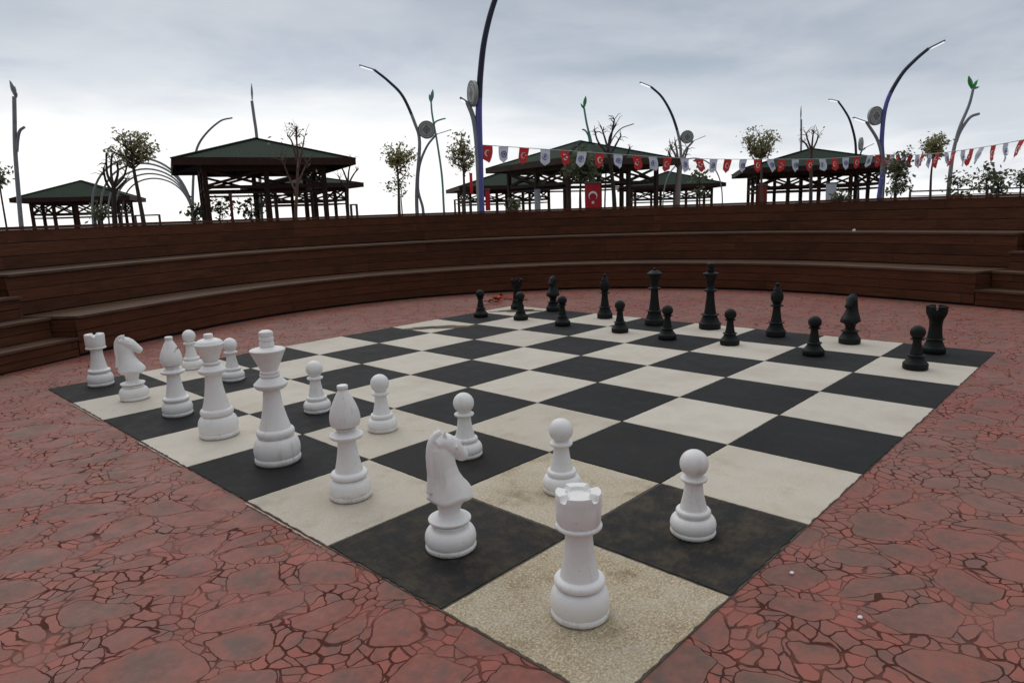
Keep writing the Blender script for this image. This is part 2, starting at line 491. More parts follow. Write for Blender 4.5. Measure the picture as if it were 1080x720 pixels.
A0, A1 = -62.0, 166.0
bm = bmesh.new()
prev = None
n = 120
for i in range(n + 1):
    a = A0 + (A1 - A0) * i / n
    p0 = arc(a, 1.9, PLAZA); p1 = arc(a, 30, PLAZA); p2 = arc(a, 2400, PLAZA)
    vs = [bm.verts.new(p) for p in (p0, p1, p2)]
    if prev:
        bm.faces.new((prev[0], prev[1], vs[1], vs[0])); bm.faces.new((prev[1], prev[2], vs[2], vs[1]))
    prev = vs
o = link('plaza_ground', bm, M['soil']); tag(o, kind='structure')

# ------------------------------------------------------------------ tiered timber seating
def planks(a0, a1, spec, length, bm, tone_amt=.16, gap=0.006):
    """curved planks: spec = list of (dr0, dr1, z0, z1) cross sections; each is cut into boards along the arc"""
    uvl = bm.loops.layers.uv.verify()
    tl = bm.loops.layers.float_color.get('tone') or bm.loops.layers.float_color.new('tone')
    for (dr0, dr1, z0, z1) in spec:
        step = math.degrees(length / (R0 + dr0))
        a = a0 - random.random() * step
        gd = math.degrees(gap / (R0 + dr0))
        while a < a1:
            s = max(a, a0); e = min(a + step, a1) - gd * .5
            a += step
            if e - s < .3: continue
            k = max(1, int((e - s) / 2.0))
            tone = 1 + random.uniform(-tone_amt, tone_amt)
            uo = random.uniform(0, 40)
            jr, jz = random.uniform(-.003, .003), random.uniform(-.0015, .0015)
            rings = []
            for i in range(k + 1):
                t = s + (e - s) * i / k
                q = [arc(t, dr0 + jr, z0 + jz), arc(t, dr1 + jr, z0 + jz), arc(t, dr1 + jr, z1 + jz), arc(t, dr0 + jr, z1 + jz)]
                rings.append(([bm.verts.new(x) for x in q], radians(t) * (R0 + dr0)))
            vc = [0, dr1 - dr0, dr1 - dr0 + z1 - z0, 2 * (dr1 - dr0) + z1 - z0, 2 * (dr1 - dr0 + z1 - z0)]
            def put(f, uvs):
                for lp, uv in zip(f.loops, uvs):
                    lp[uvl].uv = (uv[0] + uo, uv[1] + uo * .37)
                    lp[tl] = (tone, tone, tone, 1)
            for i in range(k):
                (ra, ua), (rb, ub) = rings[i], rings[i + 1]
                for j in range(4):
                    f = bm.faces.new((ra[j], ra[(j + 1) % 4], rb[(j + 1) % 4], rb[j]))
                    put(f, ((ua, vc[j]), (ua, vc[j + 1]), (ub, vc[j + 1]), (ub, vc[j])))
            for (rg, uu), fl in ((rings[0], False), (rings[-1], True)):
                f = bm.faces.new(rg if fl else rg[::-1]); put(f, [(0, 0)] * 4)
    bmesh.ops.recalc_face_normals(bm, faces=bm.faces[:])

def backing(a0, a1, dr, z0, z1, bm, depth=0.02, lid=0.0):
    pr = None
    k = max(2, int((a1 - a0) / 2))
    for i in range(k + 1):
        t = a0 + (a1 - a0) * i / k
        v = [bm.verts.new(arc(t, dr, z0)), bm.verts.new(arc(t, dr, z1)), bm.verts.new(arc(t, dr + lid, z1))] if lid else [bm.verts.new(arc(t, dr, z0)), bm.verts.new(arc(t, dr, z1))]
        if pr:
            for j in range(len(v) - 1):
                bm.faces.new((pr[j], pr[j + 1], v[j + 1], v[j]))
        pr = v

TH = [0.505, 1.03, 1.60]            # heights of the two seats and of the parapet
DR = [0.0, 0.83, 1.66]              # set-back of each riser
TS = [0.245, 0.495, 0.765, 1.03]    # stair steps
TD = 0.33
def tiers(root, a0, a1):
    zb = 0.0
    for k in range(3):
        bm = bmesh.new()
        zt = TH[k] - (0.035 if k < 2 else 0.04)
        z0 = zb + (0.035 if k == 0 else 0.01)
        h = (zt - z0) / 3
        planks(a0, a1, [(DR[k], DR[k] + .022, z0 + h * j + .004, z0 + h * (j + 1) - .004) for j in range(3)], random.choice((2.6, 3.1)), bm)
        link('parapet_boards' if k == 2 else 'riser_boards', bm, M['plank'], root)
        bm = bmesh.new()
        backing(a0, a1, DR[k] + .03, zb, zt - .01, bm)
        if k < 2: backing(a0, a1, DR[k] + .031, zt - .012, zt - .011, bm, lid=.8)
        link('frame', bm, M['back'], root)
        bm = bmesh.new()
        if k < 2:
            w = (0.83 + .03) / 6
            planks(a0, a1, [(DR[k] - .03 + w * j, DR[k] - .03 + w * (j + 1) - .007, zt + .003, TH[k]) for j in range(6)], 2.8, bm)
            link('seat_boards', bm, M['tread'], root)
        else:
            w = .11
            planks(a0, a1, [(DR[k] - .02 + w * j, DR[k] - .02 + w * (j + 1) - .007, zt + .003, TH[k]) for j in range(2)], 2.8, bm)
            link('cap_boards', bm, M['plank'], root)
            bm = bmesh.new()
            backing(a0, a1, DR[k] + .205, 0, TH[k] - .045, bm)
            link('rear_cladding', bm, M['back'], root)
        zb = TH[k]

def stair(root, a0, a1):
    zb = 0.0
    for k in range(4):
        r0 = TD * k * 1.0
        bm = bmesh.new()
        zt = TS[k] - .033
        h = (zt - zb) / 2
        planks(a0 + .12, a1 - .12, [(r0, r0 + .022, zb + h * j + (.02 if k == 0 and j == 0 else .004), zb + h * (j + 1) - .004) for j in range(2)], 2.4, bm)
        link('riser_boards', bm, M['plank'], root)
        bm = bmesh.new()
        backing(a0 + .05, a1 - .05, r0 + .03, zb, zt - .002, bm, lid=TD + .1)
        link('frame', bm, M['back'], root)
        bm = bmesh.new()
        nb = 3 if k < 3 else 6
        w = (TD + .03) / 3
        planks(a0 + .12, a1 - .12, [(r0 - .03 + w * j, r0 - .03 + w * (j + 1) - .006, zt + .003, TS[k]) for j in range(nb)], 2.2, bm)
        link('step_boards', bm, M['tread'], root)
        zb = TS[k]
    # solid timber cheeks each side, stepped like the flight
    for a, s in ((a0 - .16, .1), (a1 + .06, .1)):
        pass
    # the parapet carries on behind the flight
    bm = bmesh.new()
    z0 = TH[1] + .02; h = (TH[2] - .04 - z0) / 3
    planks(a0, a1, [(DR[2], DR[2] + .022, z0 + h * j + .004, z0 + h * (j + 1) - .004) for j in range(3)], 2.5, bm)
    planks(a0, a1, [(DR[2] - .02, DR[2] + .2, TH[2] - .037, TH[2])], 2.5, bm)
    link('parapet_boards', bm, M['plank'], root)
    bm = bmesh.new(); backing(a0, a1, DR[2] + .205, 0, TH[2] - .045, bm); backing(a0, a1, DR[2] + .03, 0, TH[2] - .045, bm)
    link('rear_cladding', bm, M['back'], root)

AL, AR, SW = 127.5, -25.0, 13.0
def end_wall(root, a):
    """boarded end of the tiers where the stairs cut through"""
    bm = bmesh.new()
    zb = 0
    for k in range(2):
        for j in range(3):
            z0 = zb + (TH[k] - .04 - zb) * j / 3 + .004; z1 = zb + (TH[k] - .04 - zb) * (j + 1) / 3 - .004
            p, q = arc(a, DR[k] + .03, 0), arc(a, DR[2] + .02, 0)
            beam(bm, p + Vector((0, 0, (z0 + z1) / 2)), q + Vector((0, 0, (z0 + z1) / 2)), .022, z1 - z0)
        zb = TH[k]
    uvl = bm.loops.layers.uv.verify(); tl = bm.loops.layers.float_color.new('tone')
    for f in bm.faces:
        for lp in f.loops:
            lp[tl] = (.9, .9, .9, 1)
            v = lp.vert.co
            lp[uvl].uv = (math.hypot(v.x - CX, v.y - CY), v.z)
    link('end_boards', bm, M['plank'], root)

root = empty('tiered_bench', arc(51, 0, 0)); root.location = (0, 0, 0)
tag(root, 'long dark brown timber bench curving in two tiers round the far side of the chessboard', 'bench')
tiers(root, AR, AL); end_wall(root, AL - .1); end_wall(root, AR + .1)
root = empty('stairs'); tag(root, 'dark timber stairs at the left end of the curved bench', 'stairs')
stair(root, AL, AL + SW)
root = empty('stairs'); tag(root, 'dark timber stairs at the right end of the curved bench', 'stairs')
stair(root, AR - SW, AR)
root = empty('tiered_bench'); tag(root, 'continuation of the timber bench left of the left stairs', 'bench')
tiers(root, AL + SW, A1); end_wall(root, AL + SW + .1)
root = empty('tiered_bench'); tag(root, 'continuation of the timber bench right of the right stairs', 'bench')
tiers(root, A0, AR - SW); end_wall(root, AR - SW - .1)

# ------------------------------------------------------------------ chessboard
board = empty('chessboard', (0, 0, 0))
tag(board, 'giant black and cream chessboard set flush into the red paving', 'chessboard')
bm = bmesh.new()
box(bm, 4 * S, 4 * S, 0.001, 8 * S - .004, 8 * S - .004, .006)
link('joint_bed', bm, M['grout'], board)
DIRT = {(0, 0): 1.0, (1, 1): .75, (1, 0): .9, (0, 1): .95, (2, 0): .28, (0, 2): .25, (3, 1): .25, (2, 1): .3, (1, 2): .25, (2, 2): .3}
tile_labels = {(0, 0): 'cream square worn gritty and yellowed', (1, 1): 'cream square stained yellow brown'}
for u in range(8):
    for v in range(8):
        light = (u + v) % 2 == 0
        bm = bmesh.new()
        g = .0085 if DIRT.get((u, v), 0) > .7 else .004
        x0, x1, y0, y1 = v * S + g, (v + 1) * S - g, u * S + g, (u + 1) * S - g
        rng = random.Random(u * 8 + v)
        nseg = 30
        ring = []
        cs = [(x0, y0), (x1, y0), (x1, y1), (x0, y1)]
        for k in range(4):
            (ax, ay), (bx_, by_) = cs[k], cs[(k + 1) % 4]
            outer = (k == 0 and u == 0) or (k == 1 and v == 7) or (k == 2 and u == 7) or (k == 3 and v == 0)
            for j in range(nseg):
                t = j / nseg
                amp = (.006 if outer else .0022) if j else .001
                nx, ny = (by_ - ay), -(bx_ - ax)
                ln = math.hypot(nx, ny)
                d = rng.uniform(-1, .6) * amp
                ring.append(bm.verts.new((ax + (bx_ - ax) * t + nx / ln * d, ay + (by_ - ay) * t + ny / ln * d, .009)))
        f = bm.faces.new(ring)
        r = bmesh.ops.extrude_face_region(bm, geom=[f])
        low = [e for e in r['geom'] if isinstance(e, bmesh.types.BMVert)]
        for q in low: q.co.z = .002
        bmesh.ops.recalc_face_normals(bm, faces=bm.faces[:])
        o = link('light_square' if light else 'dark_square', bm, M['light'] if light else M['dark'], board)
        o['dirt'] = DIRT.get((u, v), rng.uniform(0.02, .12))
        o['tone'] = rng.uniform(.94, 1.05)
        if (u, v) in tile_labels: o['label'] = tile_labels[(u, v)]
# pale chipped strips along the rim beside the light squares
def rim(u0, u1, along_v, seed):
    rng = random.Random(seed)
    bm = bmesh.new(); prev = None
    t = u0
    while t < u1:
        w0 = .010 + .004 * rng.random(); w1 = w0 + max(.002, .006 + .007 * mnoise.noise(Vector((t * 9, seed, 0))) + rng.uniform(-.003, .003))
        q = [(-w1, t, .002), (-w1, t, .008), (-w0, t, .008), (-w0, t, .002)]
        vs = [bm.verts.new((y, x, z) if along_v else (x, y, z)) for x, y, z in q]
        if prev:
            for k in range(3): bm.faces.new((prev[k], prev[k + 1], vs[k + 1], vs[k]))
        prev = vs
        t += .02
    bmesh.ops.recalc_face_normals(bm, faces=bm.faces[:])
    link('rim_strip', bm, M['edge'], board)
for u in (2, 4, 6): rim(u * S + .03, (u + 1) * S - .01, False, u)

# ------------------------------------------------------------------ chess pieces
def bulge(r0, z0, r1, z1, rm, n=8):
    """half-round moulding from (r0,z0) to (r1,z1) reaching out to rm"""
    out = []
    for i in range(n + 1):
        t = i / n
        base = r0 + (r1 - r0) * t
        out.append((base + (rm - max(r0, r1) + (max(r0, r1) - base) * .75) * sin(pi * t) ** .6, z0 + (z1 - z0) * (0.5 - 0.5 * cos(pi * t))))
    return out

def curve(r0, z0, r1, z1, n=8, p=2.0):
    """concave flare from wide bottom to narrow top"""
    return [(r1 + (r0 - r1) * (1 - i / n) ** p, z0 + (z1 - z0) * i / n) for i in range(n + 1)]

def ball(r, zc, a0=-60, a1=90, n=14):
    return [(r * cos(radians(a0 + (a1 - a0) * i / n)), zc + r * sin(radians(a0 + (a1 - a0) * i / n))) for i in range(n + 1)]

def lathe(prof, seg=64, zfun=None):
    bm = bmesh.new()
    rings = []
    for (r, z) in prof:
        if r < 1e-4:
            rings.append([bm.verts.new((0, 0, z * S))])
        else:
            rings.append([bm.verts.new((r * S * cos(2 * pi * k / seg), r * S * sin(2 * pi * k / seg), z * S)) for k in range(seg)])
    for a, b in zip(rings, rings[1:]):
        for k in range(seg):
            k2 = (k + 1) % seg
            if len(a) == 1 and len(b) == 1: continue
            if len(a) == 1: bm.faces.new((a[0], b[k], b[k2]))
            elif len(b) == 1: bm.faces.new((a[k], b[0], a[k2])[::-1] if False else (a[k], a[k2], b[0]))
            else: bm.faces.new((a[k], a[k2], b[k2], b[k]))
    if zfun:
        for v in bm.verts: v.co.z = zfun(v.co)
    bmesh.ops.remove_doubles(bm, verts=bm.verts[:], dist=1e-5)
    bmesh.ops.recalc_face_normals(bm, faces=bm.faces[:])
    return bm

def torus(rc, dr, zc, hz, a0, a1, n=10):
    return [(rc + dr * cos(radians(a0 + (a1 - a0) * i / n)), zc + hz * sin(radians(a0 + (a1 - a0) * i / n))) for i in range(n + 1)]

def wbase(r, k=1.0, zl=.032, zb=.13, zr=.165, rs=.66, rr_=.84):
    """white set foot: lip, fat torus, shoulder ring"""
    rc = r * rs
    h = zb - zl
    return ([(0, 0), (r * .90, 0), (r * .90, .006)] + torus(r * .95, r * .045, .006 + (zl - .006) * .5, (zl - .006) * .5, -80, 75, 6) + [(r * .935, zl + .003)] +
            torus(rc, r - rc, zl + h * .36, h * .64, -34, 88, 14) + [(rc, zb + .003)] +
            torus(rc, r * rr_ - rc, (zb + zr) / 2 + .003, (zr - zb) / 2, -75, 80, 8))

def collar(rin, z0, rout, z1, rtop):
    """lens shaped collar: rounded underside, long sloping top"""
    zc = z0 + (z1 - z0) * .42
    return ([(rin, z0)] + torus(rin, (rout - rin) * .97, zc, zc - z0, -70, -12, 6) + torus(rout - .006, .006, zc + .002, .008, -40, 60, 4) +
            [(rtop + (rout - .004 - rtop) * (1 - t) ** .85, zc + .008 + (z1 - zc - .008) * t) for t in (.15, .35, .55, .75, .9, 1)])

def bbase(r, z1, z2, rs, rf):
    """black set foot: straight drum, sloped shoulder, thin flange"""
    return ([(0, 0), (r * .90, 0), (r * .90, .006), (r * .97, .006), (r, .011), (r, z1 - .006), (r * .97, z1)] + curve(r * .93, z1 + .004, rs, z2, 8, 1.5) +
            [(rf * .9, z2 + .002), (rf, z2 + .007), (rf, z2 + .014), (rf * .9, z2 + .02)])

def crenel(z0, z1, rin, n=4, half=13, ph=0.6):
    def f(co):
        if co.z > z0 * S and math.hypot(co.x, co.y) > rin * S:
            a = math.degrees(math.atan2(co.y, co.x) - ph) % (360 / n)
            a = min(a, 360 / n - a)
            if a < half: return z0 * S + (co.z - z0 * S) * (0.0 if a < half * .62 else (a - half * .62) / (half * .38))
        return co.z
    return f

def w_pawn():
    return lathe(wbase(.131, zl=.03, zb=.115, zr=.15, rs=.66, rr_=.76) + curve(.078, .155, .05, .32, 8, 1.6) +
                 collar(.05, .318, .077, .356, .046) + [(.044, .36)] + ball(.081, .425, -58))
def w_rook():
    p = wbase(.139, zl=.034, zb=.15, zr=.195, rs=.68, rr_=.87) + curve(.092, .20, .063, .42, 10, 1.7) + \
        [(.067, .428), (.078, .436)] + bulge(.09, .438, .094, .462, .109, 6) + [(.098, .466), (.1025, .474), (.1045, .53), (.1055, .574), (.106, .606), (.104, .612), (.060, .612), (.057, .609), (.055, .598), (.05, .595), (0, .594)]
    return lathe(p, 96, crenel(.586, .612, .054, 4, 14, 31))
def w_bishop():
    p = wbase(.141, zl=.034, zb=.14, zr=.185, rs=.70, rr_=.89) + curve(.094, .19, .06, .405, 10, 1.6) + [(.066, .412)] + \
        collar(.068, .412, .113, .470, .060) + [(.055, .473), (.058, .477)] + bulge(.058, .478, .052, .492, .068, 5)
    for i in range(1, 17):
        t = i / 16
        z = .492 + .258 * t
        r = .026 + .075 * sin(pi * min(1, (t * .84 + .15)) ** .66) ** .9 if t < 1 else .03
        p.append((max(.028, r if t > .03 else .055), z))
    p += bulge(.028, .752, .028, .782, .037, 6) + [(0, .783)]
    return lathe(p, 64)
def w_queen():
    p = wbase(.168, zl=.042, zb=.19, zr=.25, rs=.70, rr_=.83) + curve(.116, .255, .066, .55, 12, 1.7) + [(.07, .555)] + \
        collar(.070, .558, .116, .640, .066) + [(.06, .643)] + bulge(.062, .645, .062, .668, .075, 6) + [(.062, .674)]
    p += [(.064 + .054 * (i / 8) ** 1.25, .676 + .135 * i / 8) for i in range(9)]
    p += [(.121, .816), (.121, .826), (.116, .831)] + [(.112 * cos(radians(a)) + .0, .832 + .045 * sin(radians(a))) for a in range(8, 72, 8)]
    p += [(.034, .876)] + bulge(.033, .878, .03, .914, .040, 6) + [(0, .917)]
    return lathe(p, 72)
def w_king():
    p = wbase(.176, zl=.05, zb=.205, zr=.268, rs=.70, rr_=.82) + curve(.12, .275, .064, .575, 12, 1.7) + [(.068, .58)] + \
        collar(.070, .583, .127, .680, .070) + [(.064, .682)] + bulge(.066, .683, .066, .705, .076, 5) + bulge(.064, .708, .064, .727, .072, 5) + [(.062, .732)]
    p += [(.063 + .066 * i / 6, .735 + .145 * i / 6) for i in range(7)]
    p += [(.132, .884), (.132, .892), (.126, .898), (.09, .907), (.058, .914)]
    p += bulge(.048, .916, .048, .955, .055, 5) + bulge(.046, .958, .046, .992, .055, 5) + bulge(.046, .995, .046, 1.034, .053, 5) + [(.03, 1.042), (0, 1.043)]
    return lathe(p, 72)
def b_pawn():
    return lathe(bbase(.128, .07, .145, .075, .093) + curve(.066, .166, .042, .325, 8, 1.4) +
                 [(.066, .33), (.07, .335), (.07, .343), (.05, .35), (.04, .358)] + ball(.078, .412, -55))
def b_rook():
    p = bbase(.128, .075, .165, .085, .108) + curve(.084, .187, .069, .36, 8, 1.5) + [(.076, .372), (.076, .382)] + \
        [(.071 + .041 * (i / 6) ** 1.2, .386 + .10 * i / 6) for i in range(7)] + [(.114, .50), (.116, .535), (.117, .575), (.112, .58), (.088, .58), (.086, .575), (.085, .54), (0, .53)]
    return lathe(p, 96, crenel(.535, .58, .08, 6, 10, .2))
def b_bishop():
    p = bbase(.132, .085, .185, .085, .108) + curve(.076, .207, .05, .42, 10, 1.5) + [(.075, .426), (.092, .434), (.092, .442), (.06, .452), (.05, .468), (.07, .474), (.07, .481), (.048, .49)]
    for i in range(0, 15):
        t = i / 14
        p.append((.03 + .056 * sin(pi * (t * .84 + .14) ** .7), .495 + .215 * t))
    p += ball(.03, .733, -50, 90, 8)
    return lathe(p, 64)
def b_queen():
    p = bbase(.152, .09, .215, .10, .132) + curve(.088, .24, .056, .56, 12, 1.5) + [(.09, .57), (.104, .58), (.104, .59), (.065, .602), (.055, .62)]
    p += [(.056 + .062 * (i / 8) ** 1.6, .63 + .18 * i / 8) for i in range(9)] + [(.122, .815), (.122, .825), (.105, .83), (.09, .845), (.05, .865), (.03, .87)] + ball(.024, .885, -45, 90, 6)
    return lathe(p, 64)
def b_king():
    p = bbase(.162, .095, .21, .105, .140) + curve(.09, .235, .056, .56, 12, 1.5) + [(.082, .57), (.098, .585), (.098, .597), (.066, .607), (.054, .625), (.052, .66)]
    p += [(.053 + .054 * (i / 8) ** 1.5, .665 + .165 * i / 8) for i in range(9)] + [(.116, .836), (.116, .846), (.10, .852), (.06, .862)]
    p += [(.045, .866), (.056, .875), (.056, .915), (.046, .921), (.046, .93), (.056, .938), (.056, .985), (.045, .998), (0, 1.0)]
    return lathe(p, 64)

def loft(bm, sections, seg=24):
    """sections: list of (center Vector, axis_u*ru, axis_v*rv)"""
    rings = []
    for (c, U, V) in sections:
        rings.append([bm.verts.new(c + U * cos(2 * pi * k / seg) + V * sin(2 * pi * k / seg)) for k in range(seg)])
    for a, b in zip(rings, rings[1:]):
        for k in range(seg):
            bm.faces.new((a[k], a[(k + 1) % seg], b[(k + 1) % seg], b[k]))
    bm.faces.new(rings[0][::-1]); bm.faces.new(rings[-1])

def horse_mesh():
    """the carved horse of the knight, facing +x; returns a remeshed bmesh in metres"""
    bm = bmesh.new()
    X, Y, Z = Vector((1, 0, 0)), Vector((0, 1, 0)), Vector((0, 0, 1))
    neck = [(.205, -.060, .060, .060), (.235, -.062, .064, .062), (.265, -.068, .074, .070), (.288, -.082, .092, .086), (.298, -.106, .120, .108), (.306, -.122, .140, .120), (.322, -.126, .144, .123),
            (.345, -.121, .137, .115), (.375, -.113, .118, .103), (.41, -.106, .09, .086), (.45, -.102, .066, .070), (.50, -.103, .05, .059), (.55, -.105, .043, .053),
            (.60, -.102, .035, .047), (.64, -.088, .03, .04), (.668, -.068, .018, .03), (.682, -.05, .0, .018)]
    neck = [(z, a, b, w * (1 if z < .36 else 1 + .12 * min(1, (z - .36) / .07))) for z, a, b, w in neck]
    loft(bm, [(Vector(((a + b) / 2 * S, 0, z * S)), X * ((b - a) / 2 * S), Y * (w * S)) for z, a, b, w in neck], 32)
    # head: from poll down to the muzzle
    hd = [(-.075, .63, .03, .035), (-.045, .638, .05, .044), (-.01, .622, .062, .05), (.025, .597, .062, .05), (.055, .573, .052, .043), (.08, .552, .043, .037),
          (.10, .533, .039, .036), (.117, .519, .033, .031), (.127, .511, .018, .018)]
    sec = []
    for i, (x, z, hh, hw) in enumerate(hd):
        a = Vector((hd[min(i + 1, len(hd) - 1)][0] - hd[max(i - 1, 0)][0], 0, hd[min(i + 1, len(hd) - 1)][1] - hd[max(i - 1, 0)][1])).normalized()
        nrm = Vector((-a.z, 0, a.x))
        sec.append((Vector((x * S, 0, z * S)), nrm * (hh * S), Y * (hw * 1.2 * S)))
    loft(bm, sec, 24)
    for s in (-1, 1):
        tube(bm, [Vector((-.022, s * .028, .655)) * S, Vector((-.028, s * .034, .685)) * S, Vector((-.024, s * .034, .708)) * S], .017 * S, .005 * S, 10)
        tube(bm, [Vector((.022, s * .042, .617)) * S, Vector((.03, s * .056, .606)) * S, Vector((.04, s * .046, .595)) * S], .013 * S, .012 * S, 8)     # brow over the eye
        tube(bm, [Vector((.112, s * .02, .533)) * S, Vector((.12, s * .026, .528)) * S], .012 * S, .009 * S, 8)                                # nostril
    mane = [(-.03, .695), (-.07, .682), (-.10, .645), (-.112, .59), (-.113, .53), (-.111, .47), (-.116, .41), (-.124, .36)]
    tube(bm, smooth_path([Vector((x * S, 0, z * S)) for x, z in mane], 4), .017 * S, .02 * S, 10)
    me = bpy.data.meshes.new('tmp'); bm.to_mesh(me); bm.free()
    ob = bpy.data.objects.new('tmp', me); col.objects.link(ob)
    md = ob.modifiers.new('r', 'REMESH'); md.mode = 'VOXEL'; md.voxel_size = .0042
    ms = ob.modifiers.new('s', 'SMOOTH'); ms.factor = .5; ms.iterations = 2
    dg = bpy.context.evaluated_depsgraph_get()
    ev = ob.evaluated_get(dg)
    out = bmesh.new(); out.from_mesh(ev.to_mesh())
    ev.to_mesh_clear()
    for v in out.verts:                       # scalloped lower rim of the mane and chest
        t = v.co.z / S
        if .25 < t < .40: v.co.z += .010 * S * cos(4 * math.atan2(v.co.y, v.co.x)) * (1 - abs(t - .315) / .085)
    bpy.data.objects.remove(ob); bpy.data.meshes.remove(me)
    return out

def knight(white):
    if white:
        prof = wbase(.146, zl=.034, zb=.135, zr=.155, rs=.68, rr_=.72) + [(.085, .16)] + collar(.086, .162, .122, .198, .082) + [(.066, .206), (.060, .22), (0, .22)]
    else:
        prof = bbase(.134, .08, .165, .088, .112) + [(.072, .19), (.064, .205), (0, .21)]
    bm = lathe(prof, 64)
    h = horse_mesh()
    me = bpy.data.meshes.new('t'); h.to_mesh(me); h.free()
    bm.from_mesh(me); bpy.data.meshes.remove(me)
    if not white:
        for v in bm.verts: v.co.z *= .955
    return bm

def slit(bm, rot=0.0):
    """cut the mitre slot of a bishop"""
    me = bpy.data.meshes.new('tmp'); bm.to_mesh(me); bm.free()
    ob = bpy.data.objects.new('tmp', me); col.objects.link(ob)
    cb = bmesh.new()
    Mx = Matrix.Rotation(rot, 4, 'Z') @ Matrix.Translation((.085 * S, 0, .70 * S)) @ Matrix.Rotation(radians(-62), 4, 'Y')
    box(cb, 0, 0, 0, .16 * S, .3 * S, .018 * S, Mx)
    cm = bpy.data.meshes.new('cut'); cb.to_mesh(cm); cb.free()
    cobj = bpy.data.objects.new('cut', cm); col.objects.link(cobj)
    md = ob.modifiers.new('b', 'BOOLEAN'); md.operation = 'DIFFERENCE'; md.object = cobj; md.solver = 'EXACT'
    dg = bpy.context.evaluated_depsgraph_get()
    out = bmesh.new(); out.from_mesh(ob.evaluated_get(dg).to_mesh())
    bpy.data.objects.remove(ob); bpy.data.objects.remove(cobj)
    return out

GW, GB = 'white pieces set up on the giant chessboard', 'black pieces set up on the giant chessboard'
protos = {}
def piece(kind, white, v, u, rz, label):
    key = (kind, white)
    name = kind
    if key not in protos:
        if kind == 'knight': bm = knight(white)
        else:
            bm = globals()[('w_' if white else 'b_') + kind]()
            if kind == 'bishop': bm = slit(bm)
        o = link('chess_' + name, bm, M['white' if white else 'black'], smooth=38)
        protos[key] = o
    else:
        o = protos[key].copy(); col.objects.link(o)
    o.location = (v * S, u * S, .0095)
    o.rotation_euler = (0, 0, rz)
    tag(o, label, 'chess piece', GW if white else GB)
    return o

W = True
piece('rook', W, .41, .47, .35, 'large white rook on the gritty cream corner square nearest the viewer')
piece('knight', W, .455, 1.43, -.12, 'white knight on the dark square beside the nearest white rook')
piece('bishop', W, .50, 2.50, .9, 'white bishop between the nearest white knight and the white king')
piece('king', W, .53, 3.55, .3, 'tallest white piece, the king, on a dark square of the left rank')
piece('queen', W, .52, 4.58, 0, 'white queen with domed crown, between the king and the farther white bishop')
piece('bishop', W, .55, 5.58, -.55, 'white bishop with slotted mitre between the queen and the farther white knight')
piece('knight', W, .49, 6.60, -.35, 'white knight beside the white rook at the left corner of the board')
piece('rook', W, .47, 7.66, .1, 'small looking white rook on the dark corner square at far left')
wp = [(1.48, .47, 'white pawn on the dark square right of the nearest white rook'),
      (1.48, 1.45, 'white pawn on the stained cream square, half hidden behind the nearest rook'),
      (1.54, 2.47, 'white pawn with chipped foot, just behind the head of the nearest white knight'),
      (1.52, 3.53, 'white pawn on a cream square just behind the nearest white bishop'),
      (1.48, 4.54, 'white pawn on a dark square right of the white king'),
      (1.57, 6.56, 'white pawn peeking out right of the white queen'),
      (1.53, 7.64, 'white pawn between the farther white bishop and the white queen, farthest of the white pawns')]
for k, (v, u, lb) in enumerate(wp): piece('pawn', W, v, u, k * 1.3, lb)
B = False
piece('rook', B, 7.55, .56, 0, 'black rook on the dark right hand corner square')
piece('knight', B, 7.62, 1.55, pi - .1, 'black knight beside the black rook at the right corner, facing left')
piece('bishop', B, 7.60, 2.53, 2.2, 'black bishop between the black king and the black knight at right')
piece('king', B, 7.67, 3.58, 0, 'tallest black piece, the king, in front of the brown bench')
piece('queen', B, 7.53, 4.47, 0, 'black queen with flared crown, left of the black king')
piece('bishop', B, 7.66, 5.53, 2.6, 'black bishop left of the black queen')
piece('knight', B, 7.86, 6.85, pi + .2, 'black knight half hidden behind a pawn near the far corner')
piece('rook', B, 7.70, 7.62, 0, 'black rook behind a pawn at the far corner of the board')
bp = [(6.62, 7.52, 'black pawn on the far left dark square beside the scattered red litter'),
      (6.75, 6.66, 'black pawn directly in front of the far black rook'),
      (6.68, 5.67, 'black pawn in front of the half hidden black knight'),
      (6.67, 4.54, 'black pawn on a cream square between the left black bishop and the queen'),
      (6.58, 3.67, 'black pawn on a dark square just right of the black queen'),
      (6.69, 2.78, 'black pawn on a cream square just right of the black king'),
      (6.64, 1.66, 'black pawn on a dark square between the right black bishop and knight'),
      (6.54, .52, 'black pawn on a cream square in front of the right corner black rook')]
for k, (v, u, lb) in enumerate(bp): piece('pawn', B, v, u, k * .9, lb)

# ------------------------------------------------------------------ puddles, litter
def blob(name, cx, cy, rx, ry, rot, z, mat, seed, th=.003):
    bm = bmesh.new()
    rng = random.Random(seed)
    ph = [rng.uniform(0, 6.28) for _ in range(5)]
    vs = []
    for k in range(48):
        a = 2 * pi * k / 48
        f = 1 + .22 * sin(2 * a + ph[0]) + .16 * sin(3 * a + ph[1]) + .1 * sin(5 * a + ph[2]) + .06 * sin(9 * a + ph[3])
        x, y = rx * f * cos(a), ry * f * sin(a)
        vs.append(bm.verts.new((cx + x * cos(rot) - y * sin(rot), cy + x * sin(rot) + y * cos(rot), z)))
    bm.faces.new(vs)
    o = link(name, bm, mat)
    return tag(o, kind='structure')
blob('puddle', 5.42 * S, 7.30 * S, .42, .15, -.76, .0125, M['puddle'], 3)
blob('puddle', 7.5 * S, 7.45 * S, .40, .12, -.76, .0125, M['puddle'], 5)

